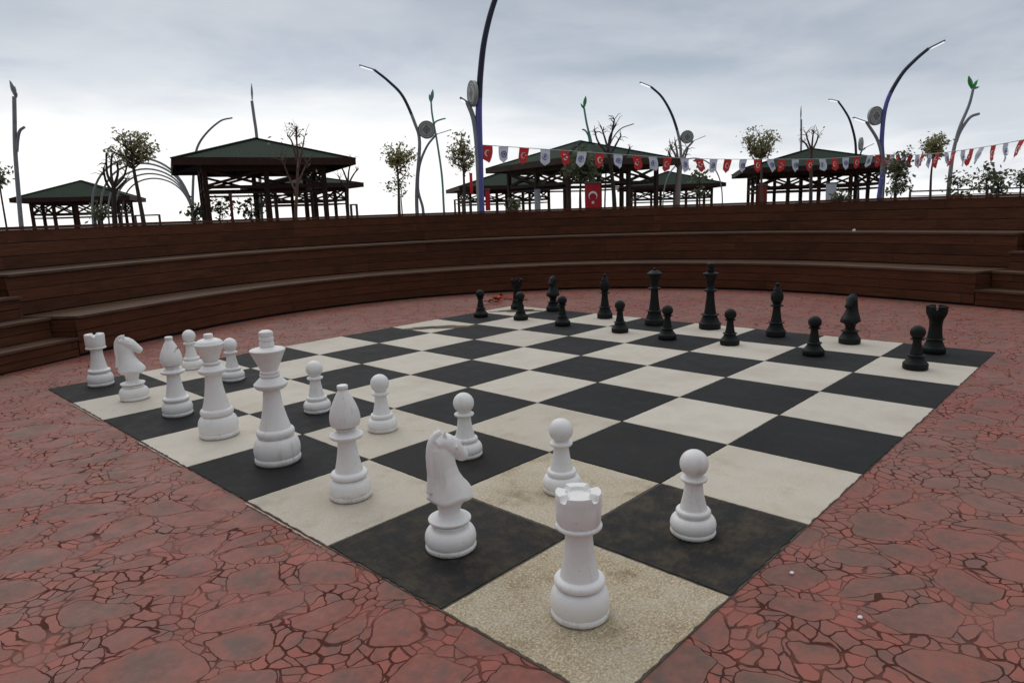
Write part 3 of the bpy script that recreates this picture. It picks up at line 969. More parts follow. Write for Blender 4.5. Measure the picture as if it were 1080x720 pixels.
def leaf_litter():
    root = empty('litter_heap', (8.47 * S, 8.85 * S, 0))
    tag(root, 'small scatter of reddish dry leaves on the paving beside the farthest left black pawn', 'litter')
    rng = random.Random(4)
    for k in range(26):
        bm = bmesh.new()
        a = rng.uniform(0, 6.28); s = rng.uniform(.05, .11)
        c = Vector((rng.gauss(0, .28), rng.gauss(0, .2), .012 + rng.random() * .05))
        t = Vector((cos(a), sin(a), rng.uniform(-.3, .5))); b_ = Vector((-sin(a), cos(a), rng.uniform(-.3, .6)))
        pts = [c - t * s, c + b_ * s * .45 + Vector((0, 0, .02)), c + t * s, c - b_ * s * .45]
        for p in pts: p.z = max(p.z, .004)
        bm.faces.new([bm.verts.new(p) for p in pts])
        r = bmesh.ops.extrude_face_region(bm, geom=bm.faces[:])
        for q in r['geom']:
            if isinstance(q, bmesh.types.BMVert): q.co.z += .003
        link('leaf', bm, M['litter'], root)
leaf_litter()
for (px, py, lb) in ((835, 605, 'tiny pale pebble on the red paving near the right edge of the board'), (907, 652, 'tiny pale pebble on a grey worn stone at lower right')):
    d = FWD + RIGHT * ((px - 540) / F) + DOWN * ((py - 360) / F)
    p = CAM - d * (CAM.z / d.z)
    bm = bmesh.new(); bmesh.ops.create_icosphere(bm, subdivisions=2, radius=.0095)
    for v in bm.verts: v.co = Vector((v.co.x * 1.3, v.co.y, v.co.z * .6)) * (1 + .2 * mnoise.noise(v.co * 60))
    o = link('pebble', bm, M['paper'], smooth=60, loc=(p.x, p.y, .006)); tag(o, lb, 'pebble')
bm = bmesh.new(); bmesh.ops.create_icosphere(bm, subdivisions=2, radius=.03)
for v in bm.verts: v.co *= 1 + .4 * mnoise.noise(v.co * 40)
q = at(891, 246, 12.0); aa = math.degrees(math.atan2(q.y - CY, q.x - CX))
o = link('paper_scrap', bm, M['paper'], loc=arc(aa, .02 + .83, TH[1] + .02)); tag(o, 'crumpled white paper scrap on the upper bench seat', 'paper scrap')

# ------------------------------------------------------------------ gazebos
def gazebo(cx_px, D, side, rot, eave_y, apex_y, label, wood='post', fas='fascia', mids=1, smids=1, over=.75, drop=.55, tilt_ref=None, eave=None, apexz=None, turn=.9):
    c = at(cx_px, 230, D)
    ze = at(cx_px, eave_y, D - side * .5).z if eave is None else eave
    za = at(cx_px, apex_y, D).z if apexz is None else apexz
    face = math.atan2(HF.y, HF.x) + math.atan((540 - cx_px) / F) * turn
    root = empty('gazebo', (c.x, c.y, PLAZA), face + rot)
    tag(root, label, 'gazebo', 'timber gazebos beyond the bench')
    zE, zA = ze - PLAZA, za - PLAZA
    h = side / 2
    # roof: four shingled planes with thickness
    bm = bmesh.new()
    uvl = bm.loops.layers.uv.verify()
    cs = [Vector((-h, -h, zE + .16)), Vector((h, -h, zE + .16)), Vector((h, h, zE + .16)), Vector((-h, h, zE + .16))]
    n = 6
    ap = Vector((0, 0, zA))
    for k in range(4):
        a, b = cs[k], cs[(k + 1) % 4]
        f = bm.faces.new([bm.verts.new(p) for p in (a, b, ap + (b - ap).normalized() * .12, ap + (a - ap).normalized() * .12)])
        sl = ((a + b) / 2 - ap).length
        for lp, uv in zip(f.loops, ((0, 0), (side, 0), (side / 2, sl), (side / 2, sl))): lp[uvl].uv = uv
    for k in range(4):
        beam(bm, cs[k] + Vector((0, 0, .02)), ap + Vector((0, 0, .02)), .16, .04)        # hip caps
    link('roof', bm, M['shingle'], root)
    bm = bmesh.new()
    for k in range(4):
        a, b = cs[k] * 1.0, cs[(k + 1) % 4] * 1.0
        a.z = b.z = zE + .08
        e = (b - a).normalized() * .02
        beam(bm, a - e, b + e, .045, .24)
    link('fascia', bm, M[fas], root)
    bm = bmesh.new()      # boarded ceiling and rafters
    for k in range(4):
        a, b = cs[k], cs[(k + 1) % 4]
        q = [a * 1, b * 1, ap * 1]
        for p in q: p.z -= .10
        bm.faces.new([bm.verts.new(p) for p in q])
        for t in (.2, .4, .6, .8):
            p = a + (b - a) * t
            beam(bm, Vector((p.x * .98, p.y * .98, p.z - .14)), Vector((p.x * .08, p.y * .08, ap.z - .22)), .07, .12)
    link('ceiling', bm, M['back'], root)
    # posts
    w = h - over
    def spread(m): return [-w + 2 * w * i / (m + 1) for i in range(m + 2)]
    pts = set()
    for x in spread(mids):
        for y in (-w, w): pts.add((round(x, 3), round(y, 3)))
    for x in spread(smids):
        for y in (-w, w): pts.add((round(y, 3), round(x, 3)))
    for (x, y) in sorted(pts):
        bm = bmesh.new()
        box(bm, x, y, (zE + .05) / 2, .16, .16, zE + .05)
        box(bm, x, y, .1, .26, .26, .2)
        bmesh.ops.bevel(bm, geom=bm.edges[:], offset=.01, segments=1, affect='EDGES')
        link('post', bm, M[wood], root)
    # beams, rails and braces on each side
    for k in range(4):
        Rz = Matrix.Rotation(k * pi / 2, 4, 'Z')
        bm = bmesh.new()
        beam(bm, Rz @ Vector((-w, -w, zE - .06)), Rz @ Vector((w, -w, zE - .06)), .12, .2)
        link('top_beam', bm, M[wood], root)
        bm = bmesh.new()
        zr = zE - drop - .16
        beam(bm, Rz @ Vector((-w, -w, zr)), Rz @ Vector((w, -w, zr)), .08, .11)
        beam(bm, Rz @ Vector((-w, -w, zr - .2)), Rz @ Vector((w, -w, zr - .2)), .06, .07)
        link('rail', bm, M[wood], root)
        bm = bmesh.new()
        xs = spread(mids if k % 2 == 0 else smids)
        for i in range(len(xs) - 1):
            a, b = xs[i] + .08, xs[i + 1] - .08
            m_ = (a + b) / 2
            ztop, zbot = zE - .16, zr + .06
            beam(bm, Rz @ Vector((a, -w - .01, zbot)), Rz @ Vector((b, -w - .01, ztop)), .05, .09)
            beam(bm, Rz @ Vector((a, -w + .01, ztop)), Rz @ Vector((b, -w + .01, zbot)), .05, .09)
        link('cross_brace', bm, M[wood], root)
    return root

gazebo(278, 26.5, 5.85, -pi / 2, 172, 146, 'large gazebo with green hipped roof behind a bare tree, left of the tall blue lamp', mids=1, over=.95, turn=1.3)
gazebo(320, 40, 5.4, -pi / 2 + .3, 197, 184, 'gazebo half hidden behind the right side of the large left gazebo')
gazebo(91, 42, 5.8, -pi / 2, 211, 190.5, 'gazebo at far left beside the arched walkway', mids=3, turn=.6)
gazebo(613, 31, 6.1, -pi / 2 + .62, 173, 149, 'weathered gazebo right of the tall blue lamp, with a red banner hanging in front', wood='post2', fas='post2', mids=2)
gazebo(530, 47, 6.6, -pi / 2 + .2, 199, 182, 'small distant gazebo just right of the foot of the tall blue lamp', mids=2)
gazebo(704, 50, 6.6, -pi / 2 + .12, 198, 181, 'small distant gazebo behind the pale trunk beside the middle disc lamp', wood='post2', mids=2)
gazebo(852, 36, 7.2, -pi / 2 - .05, 179, 157, 'gazebo behind the row of pennants left of the big right lamp', mids=3, over=.85, turn=.5)

# ------------------------------------------------------------------ street lamps
def down_to_plaza(p): return Vector((p.x, p.y, PLAZA))
def lamp(D, main, arm, disc, rad, label, mat='navy', armmat='grey', low='violet', discw=1.0, split=.62, bend=0.0, dsign=1):
    """curved street lamp: main pole, short side arm, round emblem disc"""
    P = [at(x, y, D + bend * max(0, (215 - y)) / 215) for x, y in main]
    base = down_to_plaza(P[0])
    root = empty('street_lamp', base)
    tag(root, label, 'street lamp', 'curved street lamps on the plaza')
    inv = Vector(base)
    loc = lambda v: v - inv
    path = smooth_path([base] + P[:-1], 6)
    bm = bmesh.new()
    cut = int(len(path) * split)
    tube(bm, [loc(p) for p in path[:cut + 1]], rad, rad * .8, 12)
    link('pole', bm, M[low], root, smooth=40)
    bm = bmesh.new()
    tube(bm, [loc(p) for p in path[cut:]], rad * .8, rad * .6, 12)
    link('upper_pole', bm, M[mat], root, smooth=40)
    def head(a, b, r):
        d = (b - a).normalized()
        bm = bmesh.new()
        beam(bm, loc(a - d * .05), loc(b), r * 2.6, r * .9)
        bmesh.ops.bevel(bm, geom=bm.edges[:], offset=r * .25, segments=2, affect='EDGES')
        h = link('lamp_head', bm, M['grey'], root)
        bm = bmesh.new()
        off = Vector((0, 0, -r * .62))
        beam(bm, loc(a + d * .08 + off), loc(b - d * .05 + off), r * 2.2, r * .5)
        link('diffuser', bm, M['lamp'], h)
    head(P[-2], P[-1], rad * .75)
    A = [at(x, y, D - .02 + bend * max(0, (215 - y)) / 215) for x, y in arm]
    ab = down_to_plaza(A[0])
    apath = smooth_path([ab] + A[:-1], 6)
    bm = bmesh.new(); tube(bm, [loc(p) for p in apath], rad * .8, rad * .55, 10)
    link('side_arm', bm, M[armmat], root, smooth=40)
    head(A[-2], A[-1], rad * .5)
    # emblem disc
    (dx, dy, dr) = disc
    c = at(dx, dy, D - .03); r = dr * D / F
    side = HR * discw + HF * dsign * math.sqrt(max(0, 1 - discw * discw))
    nrm = side.cross(Vector((0, 0, 1)))
    Mx = Matrix((( side.x, 0, nrm.x, c.x - inv.x), (side.y, 0, nrm.y, c.y - inv.y), (0, 1, 0, c.z - inv.z), (0, 0, 0, 1)))
    bm = bmesh.new()
    bmesh.ops.create_cone(bm, cap_ends=True, segments=40, radius1=r, radius2=r, depth=.10)
    bmesh.ops.transform(bm, matrix=Mx, verts=bm.verts[:])
    d = link('emblem_disc', bm, M['disc'], root, smooth=40)
    for sgn in (1, -1):
        bm = bmesh.new()
        seg = 40
        def ring(r0, r1, z):
            a = [bm.verts.new((r0 * cos(2 * pi * k / seg), r0 * sin(2 * pi * k / seg), z)) for k in range(seg)]
            b = [bm.verts.new((r1 * cos(2 * pi * k / seg), r1 * sin(2 * pi * k / seg), z)) for k in range(seg)]
            for k in range(seg): bm.faces.new((a[k], a[(k + 1) % seg], b[(k + 1) % seg], b[k]))
        z = sgn * .056
        ring(r * .9, r * 1.0, z); ring(r * .66, r * .70, z)
        def rh(s, w):
            o4 = [bm.verts.new((x * s * r, y * s * r * 1.15, z)) for x, y in ((1, 0), (0, 1), (-1, 0), (0, -1))]
            i4 = [bm.verts.new((x * s * w * r, y * s * w * r * 1.15, z)) for x, y in ((1, 0), (0, 1), (-1, 0), (0, -1))]
            for k in range(4): bm.faces.new((o4[k], o4[(k + 1) % 4], i4[(k + 1) % 4], i4[k]))
        rh(.45, .62); rh(.17, .05)
        bmesh.ops.transform(bm, matrix=Mx, verts=bm.verts[:])
        link('emblem', bm, M['discring'], d)
    return root

lamp(29, [(439.5, 215), (440, 190), (442.5, 150), (437.5, 130), (425, 102), (410, 86), (395, 74), (379, 69)],
     [(446, 220), (441, 200), (442.5, 175), (450, 155), (460, 142), (476, 137)], (450, 137, 8.8), .08,
     'curved dark street lamp with disc, leaning left, left of the tall blue lamp', low='grey')
lamp(20, [(507, 215), (506, 175), (505, 125), (505.5, 100), (507, 75), (511, 42), (520, 6), (534, -28), (553, -52), (575, -66)],
     [(506, 215), (504, 165), (500, 128), (493, 108), (485, 103)], (498.5, 99, 12.5), .115,
     'tall violet blue street lamp rising out of the top of the photo', mat='navy', low='violet', discw=.36, dsign=-1, split=.42)
lamp(36, [(714, 213), (715, 184), (718, 164), (716, 145), (709, 122), (698.5, 103), (687, 92), (674.6, 87)],
     [(716, 214), (720, 166), (731, 149), (744, 143.5)], (724.6, 144.6, 6.5), .085,
     'dark street lamp with disc rising behind the pennants right of the red banner', low='grey')
lamp(42, [(905, 212), (904.5, 185), (903, 165), (901.7, 147), (896.7, 128), (891, 117), (884, 107), (874, 105)],
     [(903, 212), (907, 165), (912.5, 156), (921.7, 151.7)], (908, 152, 6.6), .085,
     'small distant street lamp with disc, just left of the big right lamp', mat='navy', low='navy', discw=.65)
lamp(28, [(927, 210), (931, 178), (930, 146), (935, 109), (950, 80), (965.6, 63), (979, 51.6), (996, 43)],
     [(929, 210), (930.5, 172), (926, 149), (914, 129), (899.6, 124)], (923.4, 122.4, 9.2), .10,
     'big violet street lamp with disc, arching right above the right hand pennants', mat='navy', low='violet', discw=.95)

def plain_pole(D, main, rad, label, mat='grey', arm=None, leaf=None, tipr=.5, name='lamp_pole', cat='lamp pole', leafmat='green', leafsize=1.0):
    P = [at(x, y, D) for x, y in main]
    base = down_to_plaza(P[0])
    root = empty(name, base); tag(root, label, cat)
    bm = bmesh.new(); tube(bm, [p - base for p in smooth_path([base] + P, 6)], rad, rad * tipr, 10)
    link('pole', bm, M[mat], root, smooth=40)
    if arm:
        A = [at(x, y, D) for x, y in arm]
        bm = bmesh.new(); tube(bm, [p - base for p in smooth_path(A, 6)], rad * .75, rad * .55, 10)
        link('side_arm', bm, M[mat], root, smooth=40)
    for (x0, y0, x1, y1) in (leaf or []):
        a, b = at(x0, y0, D), at(x1, y1, D)
        bm = bmesh.new()
        d = b - a; ln = d.length
        s = HR * (d.z / ln) - Vector((0, 0, 1)) * (d.dot(HR) / ln)
        prof = ((0, .06), (.2, .16), (.45, .24), (.7, .2), (.9, .09), (1, .01))
        prev = None
        for t, wd in prof:
            vs = [bm.verts.new(a + d * t + s * wd * ln * sx * leafsize + HF * (0.05 * abs(sx) + dz) - base) for sx in (-1, 0, 1) for dz in (0, .03)]
            if prev:
                for q in ((0, 2), (2, 4)):
                    bm.faces.new((prev[q[0]], prev[q[1]], vs[q[1]], vs[q[0]])); bm.faces.new((prev[q[0] + 1], vs[q[0] + 1], vs[q[1] + 1], prev[q[1] + 1]))
                bm.faces.new((prev[0], vs[0], vs[1], prev[1])); bm.faces.new((prev[4], prev[5], vs[5], vs[4]))
            prev = vs
        link('leaf_blade', bm, M[leafmat], root)
    return root

plain_pole(30, [(1000, 208), (1002, 185), (1005.5, 160), (1012, 135), (1022, 111), (1026.7, 93)], .10, 'grey sprout shaped pole topped with bright green metal leaves at right', 'grey',
           [(1008, 150), (1013, 138), (1023, 124), (1032.7, 120)], [(1026.5, 94, 1022.5, 80), (1026.5, 94, 1032, 84), (1026.5, 93.5, 1034, 91.5)], leafsize=.7)
plain_pole(30, [(22.5, 238), (18.7, 195), (16, 157), (15.4, 125), (15, 102)], .095, 'grey sprout shaped pole at the far left edge', 'grey',
           [(17.5, 160), (18.7, 147), (21, 138), (26, 134)], [(15, 102, 9.5, 85), (15, 103, 14.5, 91), (15.5, 104, 17, 98)], .8, leafmat='grey', leafsize=.55)
plain_pole(40, [(468, 218), (466, 185), (461, 150), (456, 122), (454.6, 107)], .07, 'thin teal sprout shaped pole right of the left disc lamp', 'teal',
           [(457.5, 133), (459, 129), (464, 126.5), (470, 125)], [(454.6, 108, 456.5, 94), (454.6, 109, 452.5, 99)], .7, leafmat='teal', leafsize=.6)
plain_pole(44, [(626, 212), (624.5, 165), (623.5, 149.6), (619, 131.5), (616, 114)], .085, 'teal sprout shaped pole above the roof of the weathered gazebo', 'teal',
           [(622, 150), (620.5, 143), (617.5, 138), (614, 136.5)], [(616, 114, 618, 101), (616, 115, 612.5, 109)], .7, leafmat='green', leafsize=.6)
plain_pole(38, [(203, 230), (204, 185), (207, 159), (216, 142.5), (232, 128), (245, 124.4)], .08, 'curved grey lamp pole arching over the left end of the large left gazebo', 'grey')
plain_pole(40, [(276, 230), (275, 204), (271, 147), (268, 124), (265.6, 106.7)], .10, 'straight grey pole rising behind the apex of the large left gazebo', 'grey', None,
           [(265.6, 107, 264.8, 88)], .8, leafmat='grey', leafsize=.25)
plain_pole(46, [(843, 212), (844, 180), (845, 150), (845, 126)], .075, 'straight thin pole rising behind the roof of the right gazebo', 'grey', None, [(845, 127, 845.3, 112)], .8, leafmat='grey', leafsize=.2)
plain_pole(40, [(638, 212), (640, 170), (644, 151), (654, 136.5), (668.6, 130.6)], .055, 'slim grey pole bending right above the weathered gazebo', 'grey')

def hoops(feet_l, feet_r, Ds, tops, rad, label, hz):
    root = empty('arched_walkway', down_to_plaza(at((feet_l[0] + feet_r[0]) / 2, 230, Ds[0])))
    tag(root, label, 'arched walkway')
    base = root.location.copy()
    for l, r, D, t in zip(feet_l, feet_r, Ds, tops):
        bm = bmesh.new()
        pts = []
        a, b = at(l, hz, D), at(r, hz, D)
        zt = at((l + r) / 2, t, D).z
        a.z = b.z = PLAZA
        H = zt - PLAZA
        for i in range(33):
            th = pi * i / 32
            f = (1 - cos(th)) / 2
            p = a + (b - a) * f
            p.z = PLAZA + H * sin(th) ** .62
            pts.append(p - base)
        tube(bm, pts, rad, rad, 8)
        link('hoop', bm, M['grey'], root, smooth=40)
hoops([98, 107, 115, 122, 129], [206, 206, 205.5, 205, 205], [29, 32, 35, 38, 41], [166, 172, 178, 183, 188], .045, 'row of grey metal hoops forming an arched walkway between the two left gazebos', 236)
hoops([699], [762], [44], [167], .04, 'single thin metal hoop arch left of the right gazebo', 214)

# ------------------------------------------------------------------ trees
def leaves(bm, c, rad, n, size, rng):
    for _ in range(n):
        p = c + Vector((rng.gauss(0, 1), rng.gauss(0, 1), rng.gauss(0, .8))) * rad * .55
        a = Vector((rng.uniform(-1, 1), rng.uniform(-1, 1), rng.uniform(-1, .6))).normalized()
        b = a.cross(Vector((rng.uniform(-1, 1), rng.uniform(-1, 1), rng.uniform(-1, 1)))).normalized()
        s = size * rng.uniform(.6, 1.3)
        q = [p - a * s * .1, p + a * s * .45 + b * s * .3, p + a * s, p + a * s * .5 - b * s * .3]
        bm.faces.new([bm.verts.new(x) for x in q])

def tree(D, trunk, tr, crown, label, nb=14, nleaf=40, leaf='leafolive', bark='bark', lsize=.14, seed=1, clump=.35, name='tree', cat='tree', group='young trees on the plaza', twigs=3, up=.3, depth=.8):
    """trunk: picture points bottom to top; crown: (cx, cy, rx, ry) in picture units at distance D"""
    rng = random.Random(seed)
    P = [at(x, y, D) for x, y in trunk]
    base = down_to_plaza(P[0])
    root = empty(name, base); tag(root, label, cat, group)
    path = smooth_path([base] + P, 5)
    bt = bmesh.new()
    tube(bt, [p - base for p in path], tr, tr * .45, 8)
    bl = bmesh.new()
    cx, cy, rx, ry = crown
    cc = at(cx, cy, D); k = D / F
    RX, RZ = rx * k, ry * k
    for i in range(nb):
        # end points spread through an uneven crown volume
        while True:
            q = Vector((rng.uniform(-1, 1), rng.uniform(-1, 1), rng.uniform(-1, 1)))
            if .25 < q.length < 1: break
        e = cc + HR * q.x * RX + HF * q.y * RX * depth + Vector((0, 0, q.z * RZ))
        zs = max(min(e.z - up * (e - path[-1]).length - .15, path[-1].z), base.z + (path[-1].z - base.z) * .35)
        s = min(path, key=lambda p: abs(p.z - zs))
        mid = s + (e - s) * .5 + Vector((rng.uniform(-1, 1), rng.uniform(-1, 1), rng.uniform(-.5, .3))) * (e - s).length * .15
        bp_ = smooth_path([s, mid, e], 4)
        tube(bt, [p - base for p in bp_], tr * .4, tr * .12, 5)
        for t in range(twigs):
            f = rng.choice(bp_[2:])
            d = Vector((rng.uniform(-1, 1), rng.uniform(-1, 1), rng.uniform(-.2, 1))).normalized() * rng.uniform(.15, .5) * min(1, RZ)
            tube(bt, [f - base, f + d * .5 + Vector((rng.uniform(-.03, .03),) * 3) - base, f + d - base], tr * .16, tr * .07, 4)
            if nleaf: leaves(bl, f + d - base, clump * .7, int(nleaf * .4), lsize, rng)
        if nleaf: leaves(bl, e - base, clump, int(nleaf * rng.uniform(.4, 1.5)), lsize, rng)
    link('trunk', bt, M[bark], root, smooth=60)
    if nleaf: link('crown', bl, M[leaf], root)
    else: bl.free()
    return root

def stub_tree(D, trunk, stubs, tr, label, bark='darkbark', seed=1, tuft=True, nleaf=0, leaf='leafdark'):
    """pollarded tree: bare trunk with a few thick upright stubs ending in tufts of twigs"""
    rng = random.Random(seed)
    P = [at(x, y, D) for x, y in trunk]
    base = down_to_plaza(P[0])
    root = empty('bare_tree', base); tag(root, label, 'tree', 'young trees on the plaza')
    bt = bmesh.new()
    tube(bt, [p - base for p in smooth_path([base] + P, 5)], tr, tr * .6, 8)
    bl = bmesh.new()
    for st in stubs:
        Q = [at(x, y, D + rng.uniform(-.4, .4) * (i > 0)) for i, (x, y) in enumerate(st)]
        pp = smooth_path(Q, 4)
        tube(bt, [p - base for p in pp], tr * .5, tr * .28, 6)
        if tuft:
            for _ in range(9):
                d = Vector((rng.uniform(-1, 1), rng.uniform(-1, 1), rng.uniform(-.2, 1.2))) * rng.uniform(.15, .38)
                s = rng.choice(pp[-3:])
                tube(bt, [s - base, s + d * .6 + Vector((0, 0, .05)) - base, s + d - base], tr * .15, tr * .06, 4)
        if nleaf: leaves(bl, pp[-1] - base, .3, nleaf, .11, rng)
    link('trunk', bt, M[bark], root, smooth=60)
    if nleaf: link('crown', bl, M[leaf], root)
    else: bl.free()
    return root

tree(27, [(151, 232), (146, 205), (141, 178), (139, 160)], .10, (139, 158, 25, 20), 'young tree with olive leaves beside the arched walkway, left of the large gazebo', 38, 11, seed=3, clump=.22, lsize=.14)
stub_tree(26, [(121, 232), (120, 200), (119, 192)], [[(119, 196), (113, 183), (112, 162)], [(119, 195), (117, 180), (118, 163)], [(119, 198), (124, 185), (124, 172)], [(119, 200), (130, 187), (134, 175)],
          [(119, 205), (128, 195), (133, 190)], [(119, 203), (112, 192), (109, 178)]], .11, 'dark leafless pollarded tree in front of the far left gazebo', seed=5)
stub_tree(19.5, [(312, 228), (313, 205), (314, 180)], [[(314, 182), (314, 165), (312, 140)], [(314, 180), (318, 162), (321, 145)], [(313, 205), (304, 185), (296, 164)], [(313, 170), (308, 150), (303, 143)], [(314, 165), (313, 150), (313, 136)],
          [(312, 200), (320, 180), (324, 172)]], .058, 'bare reddish barked tree in front of the large left gazebo', bark='redbark', seed=8, nleaf=6)
stub_tree(30, [(367, 230), (366.5, 205), (367, 192)], [[(367, 193), (362, 180), (359, 176)], [(367, 192), (368, 180), (371, 168)], [(367, 195), (373, 184), (378, 178)], [(367, 200), (360, 192), (357, 186)]], .08, 'small bare tree just right of the large left gazebo', seed=9)
tree(27, [(421, 222), (420.5, 200), (419, 175)], .075, (422, 167, 15, 17), 'young tree with yellowish olive crown left of the left disc lamp', 26, 14, leaf='leafyellow', seed=13, clump=.24, lsize=.12)
tree(27, [(424, 222), (423, 208), (424, 200)], .03, (420, 198, 14, 14), 'thin leafy sapling under the yellowish tree left of the disc lamp', 9, 9, leaf='leafdark', seed=14, clump=.2, lsize=.11)
tree(28, [(489.5, 220), (489.5, 195), (488, 165)], .075, (487, 161, 16, 22), 'young tree with drooping sparse leaves just left of the tall blue lamp', 32, 11, leaf='leafolive', seed=21, clump=.2, lsize=.12)
stub_tree(27, [(648, 216), (646, 190), (641.5, 158)], [[(641.5, 160), (645, 142), (648, 126)], [(641.5, 158), (638, 146), (635.5, 138)], [(643, 165), (631, 150), (627, 137)], [(643, 165), (650, 152), (655, 143)], [(642, 158), (643, 145), (650, 130)], [(644, 175), (660, 165), (664, 156)]], .10,
          'dark leafless tree with stubby branches in front of the weathered gazebo', seed=25)
tree(25, [(612, 216), (612, 200), (613, 185)], .06, (614, 176, 14, 15), 'dark leafy tree in front of the weathered gazebo, left of the red banner', 16, 34, leaf='leafdark', bark='darkbark', seed=31, clump=.3)
stub_tree(30, [(713, 214), (714.5, 195), (716, 175)], [[(716, 176), (712, 163), (707, 155)], [(716, 176), (714, 160), (712, 150)], [(716, 180), (721, 170), (725, 158)], [(716, 178), (708, 167), (705, 160)]], .13, 'pale trunk of a pruned tree at the foot of the middle disc lamp', bark='palebark', seed=33, nleaf=5)
tree(28, [(803.5, 212), (803, 190), (803, 168)], .075, (802, 149, 18, 14), 'young tree with feathery olive crown left of the right gazebo apex', 34, 18, leaf='leafolive', bark='redbark', seed=41, clump=.2, lsize=.11)
stub_tree(29, [(855, 211), (855.5, 180), (856, 157)], [[(856, 159), (852, 148), (850, 141)], [(856, 159), (857, 147), (858, 138)], [(856, 160), (861, 150), (863, 143)], [(856, 163), (850, 152), (847, 150)]], .09, 'bare tree whose twigs rise above the apex of the right gazebo', bark='bark', seed=44, nleaf=3)
tree(27, [(981, 210), (982, 185), (984, 168)], .06, (986, 154, 12, 12), 'young tree with pale yellow green crown behind the right pennants', 26, 18, leaf='leafyellow', seed=52, clump=.18, lsize=.11)
tree(26, [(944, 211), (944.5, 195), (946, 180)], .07, (948, 184, 15, 24), 'leafy dark shrub just right of the big right lamp', 20, 13, leaf='leafdark', bark='darkbark', seed=57, clump=.24, lsize=.15, name='shrub', cat='shrub')
shr = [(1010, 196, 13, 14, 'dark shrub right of the foot of the green leaved pole'), (1040, 190, 17, 18, 'dark big leaved shrub right of the railing post, under the right pennants'), (1053, 194, 12, 14, 'dark shrub second from the right edge'), (1076, 190, 9, 14, 'dark shrub at the right edge of the photo'),
       (108, 224, 13, 10, 'low green shrub in front of the far left gazebo'), (232, 216, 15, 14, 'leafy shrub left of the red sign under the large left gazebo'), (265, 217, 12, 13, 'sparse leafy shrub right of the red sign under the large left gazebo'), (205, 222, 8, 11, 'thin shrub at the left foot of the large left gazebo'),
       (0, 184, 8, 14, 'leafy tree cut off by the left edge of the photo'), (543, 216, 4, 7, 'small low shrub beside the foot of the distant gazebo'), (738, 190, 10, 18, 'thin sapling right of the middle disc lamp'), (885, 208, 6, 6, 'low dark plant under the right gazebo')]
for k, (x, y, rx, ry, lb) in enumerate(shr):
    tree(24 if k < 4 else 26, [(x, y + ry), (x + .5, y + ry * .5), (x, y)], .035, (x, y, rx, ry), lb, 12, 7, leaf='leafdark', bark='darkbark', seed=100 + k, clump=.22, lsize=.16, name='shrub', cat='shrub', group='shrubs along the plaza', up=.1)

# ------------------------------------------------------------------ pennants and banners
def star(bm, cx, cy, r, z, Mx):
    vs = []
    for k in range(10):
        rr2 = r if k % 2 == 0 else r * .4
        a = pi / 2 + k * pi / 5
        vs.append(bm.verts.new(Mx @ Vector((cx + rr2 * cos(a), cy + rr2 * sin(a), z))))
    bm.faces.new(vs)

def crescent(bm, cx, cy, r, z, Mx, open_ang=0.0):
    n = 20
    outer, inner = [], []
    th = radians(35)
    for k in range(n + 1):
        a = th + (2 * pi - 2 * th) * k / n
        outer.append((r * cos(a), r * sin(a)))
    ir, ic = r * .8, r * .25
    x0, y0 = outer[0]
    b0 = math.atan2(y0, x0 - ic)
    for k in range(n + 1):
        a = b0 + (2 * pi - 2 * b0) * k / n
        inner.append((ic + ir * cos(a), ir * sin(a)))
    R2 = Matrix.Rotation(open_ang, 4, 'Z')
    T = lambda p: bm.verts.new(Mx @ (R2 @ Vector((p[0], p[1], 0)) + Vector((cx, cy, z))))
    o_, i_ = [T(p) for p in outer], [T(p) for p in inner]
    for k in range(n):
        bm.faces.new((o_[k], o_[k + 1], i_[k + 1], i_[k]))

def flag_frame(top, along, swing):
    """local frame: x along the cord, y up, z outward; swing tips the pennant"""
    x = along.normalized()
    y = Vector((0, 0, 1))
    z = x.cross(y).normalized()
    y = (y * cos(swing) + z * sin(swing)).normalized()
    z = x.cross(y)
    return Matrix(((x.x, y.x, z.x, top.x), (x.y, y.y, z.y, top.y), (x.z, y.z, z.z, top.z), (0, 0, 0, 1)))

